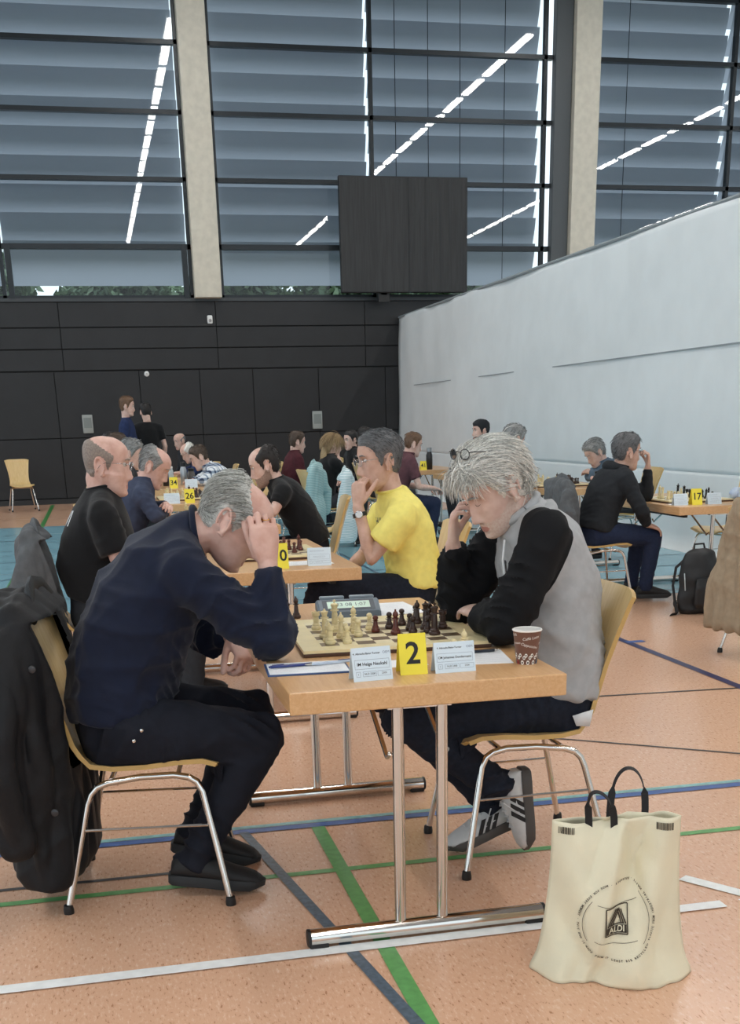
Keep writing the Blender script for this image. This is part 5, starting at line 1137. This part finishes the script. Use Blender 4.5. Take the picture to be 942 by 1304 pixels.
# bald man with glasses at table 10
P3 = person(seated(-.05, 6.20, 0, lean=6, hp=6, hyaw=-6, backpad=.045, arms='lap', reach=.28, sc=1.08, belly=.05, w=1.12, head=1.07, near=1, seed=21, label='bald man with glasses in a black T-shirt', skin=SK2, neck=.066, jaw=1.16, cut='short', sleeve=.075, loose=.016, top=C_black, pants=C_dgrey, shoes=M_shoek,
    hair=dict(bald=(.070, .5), thick=.0045, rough=.5, strands=0, len=.014, wid=.0009, mix=.5, lift=.1), hairm=H_crop, glasses=M_gs))
decal(P3['pl'], child(P3['root'], 't_shirt'), [('VI', .10, 0, 0)], (-.3, 6.1, .99), (.3, -1, 0), (0, 0, 1), (1, .35, 0), 'back_print', C_white)

# man in yellow at table 10
P4 = person(dict(label='man with glasses in a yellow T-shirt holding his chin', base=(1.62, 6.18), lat=V(0, -1, 0), rz=PI, near=1, seed=15, skin=SK3, neck=.060, jaw=1.02, loose=.020, sleeve=.078, cut='short', wr=.011,
    spine=[((1.63, 6.20, .50), .172, .120), ((1.635, 6.20, .59), .178, .130), ((1.625, 6.20, .72), .172, .128), ((1.590, 6.19, .86), .180, .130), ((1.545, 6.18, .975), .172, .108), ((1.505, 6.17, 1.055), .084, .076)],
    head=dict(pos=V(1.440, 6.16, 1.215), pitch=8, yaw=8, scale=1.14),
    arms=[dict(side=1, sh=V(1.535, 6.0, .955), el=V(1.360, 6.03, .735), wr=V(1.305, 6.07, .995), f=V(.06, .10, .95), n=V(-.80, -.58, .10), curl=(45, 62, 40), spread=2, thumb=(0, 5, 5), tout=30, hs=1.18),
          dict(side=-1, sh=V(1.53, 6.37, .955), el=V(1.40, 6.40, .72), wr=V(1.25, 6.25, .63), f=V(-.8, -.6, -.2), n=V(-.1, 0, 1))],
    legs=[(V(1.58, 6.10, .54), V(1.10, 6.12, .585), V(1.02, 6.30, .25), V(-.9, .3, -.2)), (V(1.58, 6.30, .53), V(1.12, 6.32, .50), V(1.20, 6.30, .11), V(-1, 0, -.05))],
    top=C_yel, pants=C_jean, shoes=M_shoek, thigh=1.05, hair=dict(thick=.013, strands=1500, len=.024, lift=.06, wid=.0010, mix=.55, messy=.12, front=-.006), hairm=H_dgrey, glasses=M_gs))
decal(P4['pl'], child(P4['root'], 't_shirt'), [('H L', .055, 0, .02), ('C A', .055, .03, -.05)], (1.36, 6.12, .90), (.45, -1, 0), (.25, 0, 1), (1, .35, -.1), 'chest_print', M_gk)
wtc = MB(); wc = P4['arms'][0]['wr']*.86+P4['arms'][0]['el']*.14; ax = unit(P4['arms'][0]['wr']-P4['arms'][0]['el']); l1 = unit(np.cross(ax, V(0, 1, 0))); l2 = np.cross(ax, l1)
R_ = [[wc+ax*dz+(l1*math.cos(t)+l2*math.sin(t))*rr for t in np.linspace(0, 2*PI, 20, endpoint=False)] for dz, rr in ((-.011, .036), (-.010, .039), (.010, .039), (.011, .036))]
ow = P4['pl'](MB().rings(R_), 'watch_strap', M_gk); dn = unit(V(-.35, -1, .1)); dn = unit(dn-ax*(dn@ax)); e1 = ax; e2 = np.cross(dn, ax)
fc = [[wc+dn*hh+(e1*math.cos(t)+e2*math.sin(t))*rr for t in np.linspace(0, 2*PI, 18, endpoint=False)] for hh, rr in ((.032, .020), (.044, .020), (.046, .018))]
P4['pl'](MB().rings(fc), 'watch_case', M_gs); P4['pl'](MB().rings([[wc+dn*hh+(e1*math.cos(t)+e2*math.sin(t))*.0155 for t in np.linspace(0, 2*PI, 18, endpoint=False)] for hh in (.046, .0475)]), 'watch_dial', C_white)

S = lambda **k: k
short = lambda t=.012, st=260, **k: dict(thick=t, strands=st, len=.03, wid=.0018, lift=.2, messy=.3, **k)
person(seated(.11, 8.92, 0, lean=23, hp=22, hyaw=-14, arms='crossed', sc=1.03, head=1.08, w=1.08, near=1, seed=31, label='balding grey-haired man in a slate blue shirt with folded arms', skin=SK2, top=C_slate, pants=C_dgrey, shoes=M_shoek, hair=dict(bald=(.098, .6), thick=.010, strands=600, len=.03, wid=.0010, mix=.5, messy=.12, lift=.03), hairm=H_grey, topname='shirt'))
person(seated(1.53, 8.80, 175, lean=26, hp=8, hyaw=-4, arms='crossed', sc=1.03, head=1.08, near=1, seed=32, label='dark-haired man in a black T-shirt leaning over the table', skin=SK1, cut='short', top=C_black, pants=C_trou, shoes=M_shoek, hair=dict(bald=(.104, .75), thick=.012, strands=500, len=.025, wid=.0012, front=.012), hairm=H_black, stubble=mat('dark_stubble', 'a5897a', .6, col2='8a7064', vscale=160)))
person(seated(.19, 11.6, 0, lean=10, hp=14, hyaw=-10, arms='lap', seed=33, label='man with tousled grey hair in a dark top and white collar', top=C_dgrey, collar_mat=C_white, collar_r=.016, pants=C_dgrey, shoes=M_shoek, hair=short(.018, 500), hairm=H_grey))
person(seated(.18, 14.2, 0, lean=5, hp=8, hyaw=-10, arms='table', sc=1.04, seed=34, label='man with dark brown hair seated behind the grey-haired men', top=C_char, pants=C_dgrey, shoes=M_shoek, hair=short(.016), hairm=H_brown))
person(seated(.18, 17.0, 0, lean=1, hp=0, hyaw=-70, arms='table', sc=1.04, seed=35, label='dark-haired man with glasses by the small grey wall box', top=C_black, pants=C_dgrey, shoes=M_shoek, hair=short(.012, 150), hairm=H_black, glasses=M_gk))
person(seated(1.57, 14.1, 180, lean=34, hp=12, hyaw=0, arms='table', reach=.22, seed=36, sc=1.02, label='brown-haired man in a blue and white plaid shirt', top=M_plaid, collar_r=.013, pants=C_jean, shoes=M_shoek, hair=short(.012), hairm=H_brown, topname='shirt'))
person(seated(1.62, 16.7, 180, lean=32, hp=16, hyaw=6, arms='table', reach=.26, seed=37, label='white-haired man with glasses beyond the man in plaid', top=C_navyt, pants=C_dgrey, shoes=M_shoek, hair=dict(bald=(.10, .6), thick=.010, strands=150, len=.02, wid=.002), hairm=H_white, glasses=M_gk))
person(seated(1.50, 20.0, 190, lean=10, hp=8, hyaw=20, arms='lap', seed=38, label='bald man far back by the black wall', top=C_dgrey, pants=C_dgrey, shoes=M_shoek, hair=dict(bald=(.05, .4), thick=.006, strands=0), hairm=H_dgrey))
person(seated(2.40, 15.25, 8, lean=8, hp=6, hyaw=0, arms='lap', seed=39, label='dark-haired person in a maroon top', top=C_mar, pants=C_jean, shoes=M_shoek, hair=short(.014, 200, nape=-.02), hairm=H_brown, cut='short'))
PB = person(seated(2.60, 14.0, 10, lean=10, hp=6, hyaw=0, arms='chinR', sc=.97, seed=40, label='woman with long blonde hair in black', top=C_black, pants=C_dgrey, shoes=M_shoek, hair=dict(thick=.016, strands=900, len=.13, wid=.0026, lift=.01, messy=.10, grav=1.0, flow=lambda p: V(-.35, .1*np.sign(p[1]), -1)), hairm=H_blond))
lh = MB(); Mx = PB['M']; lh.capsule(ap(Mx, np.array([(-.04, 0, .05), (-.085, .01, -.03), (-.095, .015, -.12), (-.09, .02, -.20), (-.085, .02, -.27)])), [(.07, .05), (.075, .045), (.07, .04), (.06, .03), (.03, .015)], 14, lat=Mx[:3, 1]); v, nr, f = remesh(lh, .012, 2); v = v+nr*(np.sin(v@V(160, 90, 8))*.005)[:, None]; PB['pl'](MB().add(v, f), 'long_hair', H_blond[0])
person(seated(3.52, 16.35, 190, lean=6, hp=4, hyaw=14, arms='lap', seed=41, sc=.98, label='dark-haired person facing the woman with blonde hair', top=C_black, pants=C_dgrey, shoes=M_shoek, hair=short(.014, 150), hairm=H_black))
person(seated(3.34, 13.5, 4, lean=18, hp=8, hyaw=0, arms='lap', reach=.30, seed=42, label='brown-haired man in a dusty maroon polo shirt', top=C_polo, cut='short', pants=C_bluej, shoes=M_shoek, hair=short(.012), hairm=H_red, collar_r=.012))
person(seated(3.60, 15.6, 0, lean=12, hp=8, hyaw=0, arms='lap', seed=43, label='white-haired person behind the man in dusty maroon', top=C_dgrey, pants=C_dgrey, shoes=M_shoek, hair=short(.014, 150), hairm=H_white))
person(seated(3.95, 18.4, 0, lean=10, hp=4, hyaw=0, arms='lap', seed=44, sc=1.03, label='black-haired person behind the white-haired person', top=C_black, pants=C_dgrey, shoes=M_shoek, hair=short(.014, 120), hairm=H_black))
PC = person(seated(5.12, 15.5, 180, lean=6, hp=0, hyaw=6, arms='lap', seed=45, sc=1.09, label='man wearing a dark knitted cap by the white curtain', top=C_dgrey, pants=C_dgrey, shoes=M_shoek, hair=dict(thick=.016, strands=0, front=-.02, nape=-.01), hairm=[mat('knit_cap', '22262b', .9, bump=.3, bscale=300)]*2, beard=H_brown[0]))
person(seated(3.88, 11.45, 0, sc=1.05, lean=12, hp=16, hyaw=20, arms='lap', seed=46, label='curly grey-haired man in black with bare forearms before the curtain', top=C_black, cut='short', pants=C_dgrey, shoes=M_shoek, hair=short(.018, 500), hairm=H_grey))
person(seated(5.33, 11.5, 180, lean=33, hp=22, hyaw=8, arms='crossed', seed=47, label='grey-haired man in a blue grey shirt looking down by the white curtain', top=cloth('blue_grey_cotton', '5c6f80'), pants=C_dgrey, shoes=M_shoek, hair=short(.018, 500), hairm=H_grey))
PH = seated(3.80, 8.80, 0, lean=20, hp=-2, hyaw=6, arms='lap', sc=1.0, head=1.06, w=1.08, near=1, seed=48, label='man with grey hair and glasses in a dark hooded jacket by the black backpack', skin=SK3, top=C_char, pants=C_bluej, shoes=M_shoek, soles=M_solek, hair=dict(thick=.014, strands=900, len=.025, wid=.0012, lift=.2, mix=.5), hairm=H_dgrey, glasses=M_gk, topname='hooded_jacket', loose=.02)
PH['arms'][1].update(el=V(4.06, 8.52, .72), wr=V(4.16, 8.60, .60), f=V(.9, .1, -.35), n=V(.3, -.2, .9))
PH['arms'][0].update(el=V(4.30, 8.93, .80), wr=V(4.26, 8.86, 1.02), f=V(-.1, -.1, .95), n=V(.9, -.3, .1), curl=(50, 65, 40))
person(PH); hk = MB(); t_ = PH['spine'][-1][0]
hk.capsule([t_+V(-.075*math.sin(t)-.02, .10*math.cos(t), -.01+.02*math.sin(t)) for t in np.linspace(-.2, PI+.2, 11)], [.02, .03, .036, .042, .046, .048, .046, .042, .036, .03, .02], 12); v, nr, f = remesh(hk, .012, 3); PH['pl'](MB().add(wrinkle(v, nr, .012, 6, 1.3), f), 'hood', C_char)
# two people standing at the back
def standing(x, y, deg, hgt, **kw):
    a = math.radians(deg); F = V(math.cos(a), math.sin(a), 0); Lt = V(-math.sin(a), math.cos(a), 0); O = V(x, y, 0); s = hgt/1.78; g = lambda fx, ly, z: (O+F*fx*s+Lt*ly*s+V(0, 0, z*s))
    d = dict(base=(x, y), lat=Lt, rz=a, spine=[(g(0, 0, .88), .165*s, .11*s), (g(0, 0, .97), .172*s, .12*s), (g(.005, 0, 1.10), .158*s, .112*s), (g(.0, 0, 1.24), .172*s, .118*s), (g(.0, 0, 1.38), .165*s, .10*s), (g(.0, 0, 1.47), .075*s, .07*s)], head=dict(pos=g(.035, 0, 1.635), pitch=8, scale=s),
             arms=[dict(side=q, sh=g(0, .185*q, 1.40), el=g(-.03, .25*q, 1.13), wr=g(.10, .24*q, .90), f=F*.3+V(0, 0, -1), n=Lt*q) for q in (1, -1)], legs=[(g(0, .095*q, .90), g(.02, .10*q, .49), g(-.01, .11*q, .09), F+Lt*.2*q) for q in (1, -1)])
    d.update(kw); return d
person(standing(.50, 18.6, -8, 1.84, seed=50, label='young man with brown hair standing in a navy T-shirt', top=C_navyt, cut='short', pants=C_jean, shoes=M_shoek, hair=short(.018, 250), hairm=H_red))
person(standing(.83, 19.2, 100, 1.76, seed=51, label='dark-haired person in black standing with back turned', top=C_black, cut='short', pants=C_trou, shoes=M_shoek, hair=short(.014, 150), hairm=H_black))

# ------------------------------------------------------------------ jackets hung over chair backs
def jacket(lab, cx, cy, deg, m, seed, ztop=.93, zbot=.12, w=.235, thick=.06, sleeve=True, amp=.014, group=None, vox=.011, hood=False, flare=1.25, sleeve_side=(-1,), buttons=None, x0=-.325, bulge=0., taper=(.86, 1., 1.08, 1.08), opening=False):
    t = thing('jacket', lab, 'jacket', (cx, cy, 0), math.radians(deg), 'jackets hung over chair backs'); mb = MB(); bx = x0
    zs = [ztop+.03, ztop, ztop-.12, ztop-.28, (ztop*.35+zbot*.65), zbot+.04, zbot]
    ws = [w*taper[0], w*taper[1], w*taper[2], w*taper[3], w*flare, w*flare*1.02, w*flare]; ds = [thick*.5, thick*.85, thick, thick*1.0, thick*1.2, thick*1.25, thick*1.05]
    xs = [-.305, -.300, -.285-bulge*.4, -.275-bulge*.7, -.28-bulge, -.28-bulge, -.28-bulge]; bx = -.305
    mb.tube([(x, 0, z) for x, z in zip(xs, zs)], [(a, b) for a, b in zip(ws, ds)], 30, lat=(0, 1, 0))
    mb.capsule([(bx-.01, -w*.75*taper[1], ztop+.01), (bx, 0, ztop+.025), (bx-.01, w*.75*taper[1], ztop+.01)], [.045, .05, .045], 12)
    if hood: mb.ell((bx-.05, -.02, ztop-.005), (.105, w*.8, .065)); mb.ell((bx+.01, -.08, ztop-.02), (.07, w*.6, .06))
    if sleeve:
        for s in sleeve_side:
            q = zbot+.18; mb.capsule([(bx-.02, s*w*.9, ztop-.06), (bx-.05, s*w*1.15, ztop-.25), (bx-.06, s*w*1.22, (ztop+q)/2), (bx-.05, s*w*1.22, q)], [.055, .062, .06, .05], 14)
    v, nr, f = remesh(mb, vox, 4); rg = np.random.default_rng(seed); k = 1-np.clip((v[:, 2]-ztop+.15)/.15, 0, 1)*.5
    d = (np.abs(np.sin(v[:, 1]*33+1.5*np.sin(v[:, 2]*4+seed)))-.5)*1.1+np.sin(v[:, 1]*61+v[:, 2]*9+seed)*.35+np.sin(v[:, 0]*50+v[:, 2]*16)*.3
    v = v+nr*(d*amp*k)[:, None]; v = wrinkle(v, nr, amp*.9, seed); v[:, 2] = np.maximum(v[:, 2], .02)
    lim = np.interp(v[:, 2], [q[1] for q in BACKP], [q[0] for q in BACKP])+.022+.05*np.clip((np.abs(v[:, 1])-.12)/.1, 0, 1); mk_ = (v[:, 2] < .90) & (v[:, 0] > lim); v[mk_, 0] = lim[mk_]      # the front flap lies flat against the chair back
    if opening:
        keep = ~((v[:, 0] > -.16-.25*(v[:, 2]-.30)-.02) & (v[:, 1] > -.15) & (v[:, 1] < .19) & (v[:, 2] < .86) & (v[:, 2] > .45)); f = cut(v, f, keep)
    MB().add(v, f).build('shell', m, t, angle=70)
    if buttons:
        b = MB()
        for (x, y, z) in buttons: MB().lathe([(.0005, 0), (.011, 0), (.011, .003), (.0085, .0045), (.0005, .004)], 12).xf(Matrix.Translation((x, y, z))@Matrix.Rotation(PI/2, 4, 'X')).build('button', M_dgbtn, t)
    cl = MB().capsule([(bx+.04, -w*.55, ztop+.0), (bx+.02, -w*.3, ztop+.055), (bx+.01, 0, ztop+.065), (bx+.02, w*.3, ztop+.055), (bx+.04, w*.55, ztop+.0)], [(.03, .012), (.035, .014), (.038, .015), (.035, .014), (.03, .012)], 10, lat=(0, 0, 1)); cl.build('collar', m, t)
M_dgbtn = mat('dark_button', '2c2d30', .3)
M_jk = cloth('black_raincoat', '17181b', .15, .55, .08, 120); M_jg = cloth('grey_jacket', '5b5e61', .12); M_jb = cloth('beige_jacket', '9c8c76', .08); M_jt = stripe_mat('teal_quilt', '6c9c9e', 'b7cfd0', 26); M_jt2 = stripe_mat('pale_quilt', '93b7bf', 'dfe8ea', 24)
jacket('long black jacket hung over the chair of the man in navy', .065, 3.605, -8, M_jk, 2, ztop=.905, zbot=.10, w=.275, thick=.10, amp=.014, opening=True, vox=.009, hood=True, flare=1.12, bulge=.02, sleeve_side=(-1, 1), buttons=[(-.26, -.285, .78), (-.24, -.31, .36)])
jacket('grey jacket hung over the chair of the bald man', -.045, 6.21, 0, M_jg, 5, ztop=.90, zbot=.32, w=.24, thick=.105, amp=.014)
jacket('beige jacket hung over the chair beside the black backpack', 4.02, 6.42, 25, M_jb, 7, ztop=.90, zbot=.16, w=.265, thick=.10, amp=.014, taper=(.5, .66, .86, 1.0), flare=1.3)
jacket('striped teal quilted jacket on the chair facing the table', 1.97, 11.1, 168, M_jt2, 8, ztop=.93, zbot=.35, w=.24, thick=.09, amp=.008)
jacket('striped teal quilted jacket near the man in maroon', 2.08, 13.3, 160, M_jt, 9, ztop=.93, zbot=.28, w=.25, thick=.09, amp=.008)
jacket('dark grey jacket on the chair of the man in the dark hooded jacket', 3.80, 8.80, 0, M_jg, 10, ztop=.90, zbot=.40, w=.265, thick=.085, amp=.010)
bpy.context.view_layer.update()
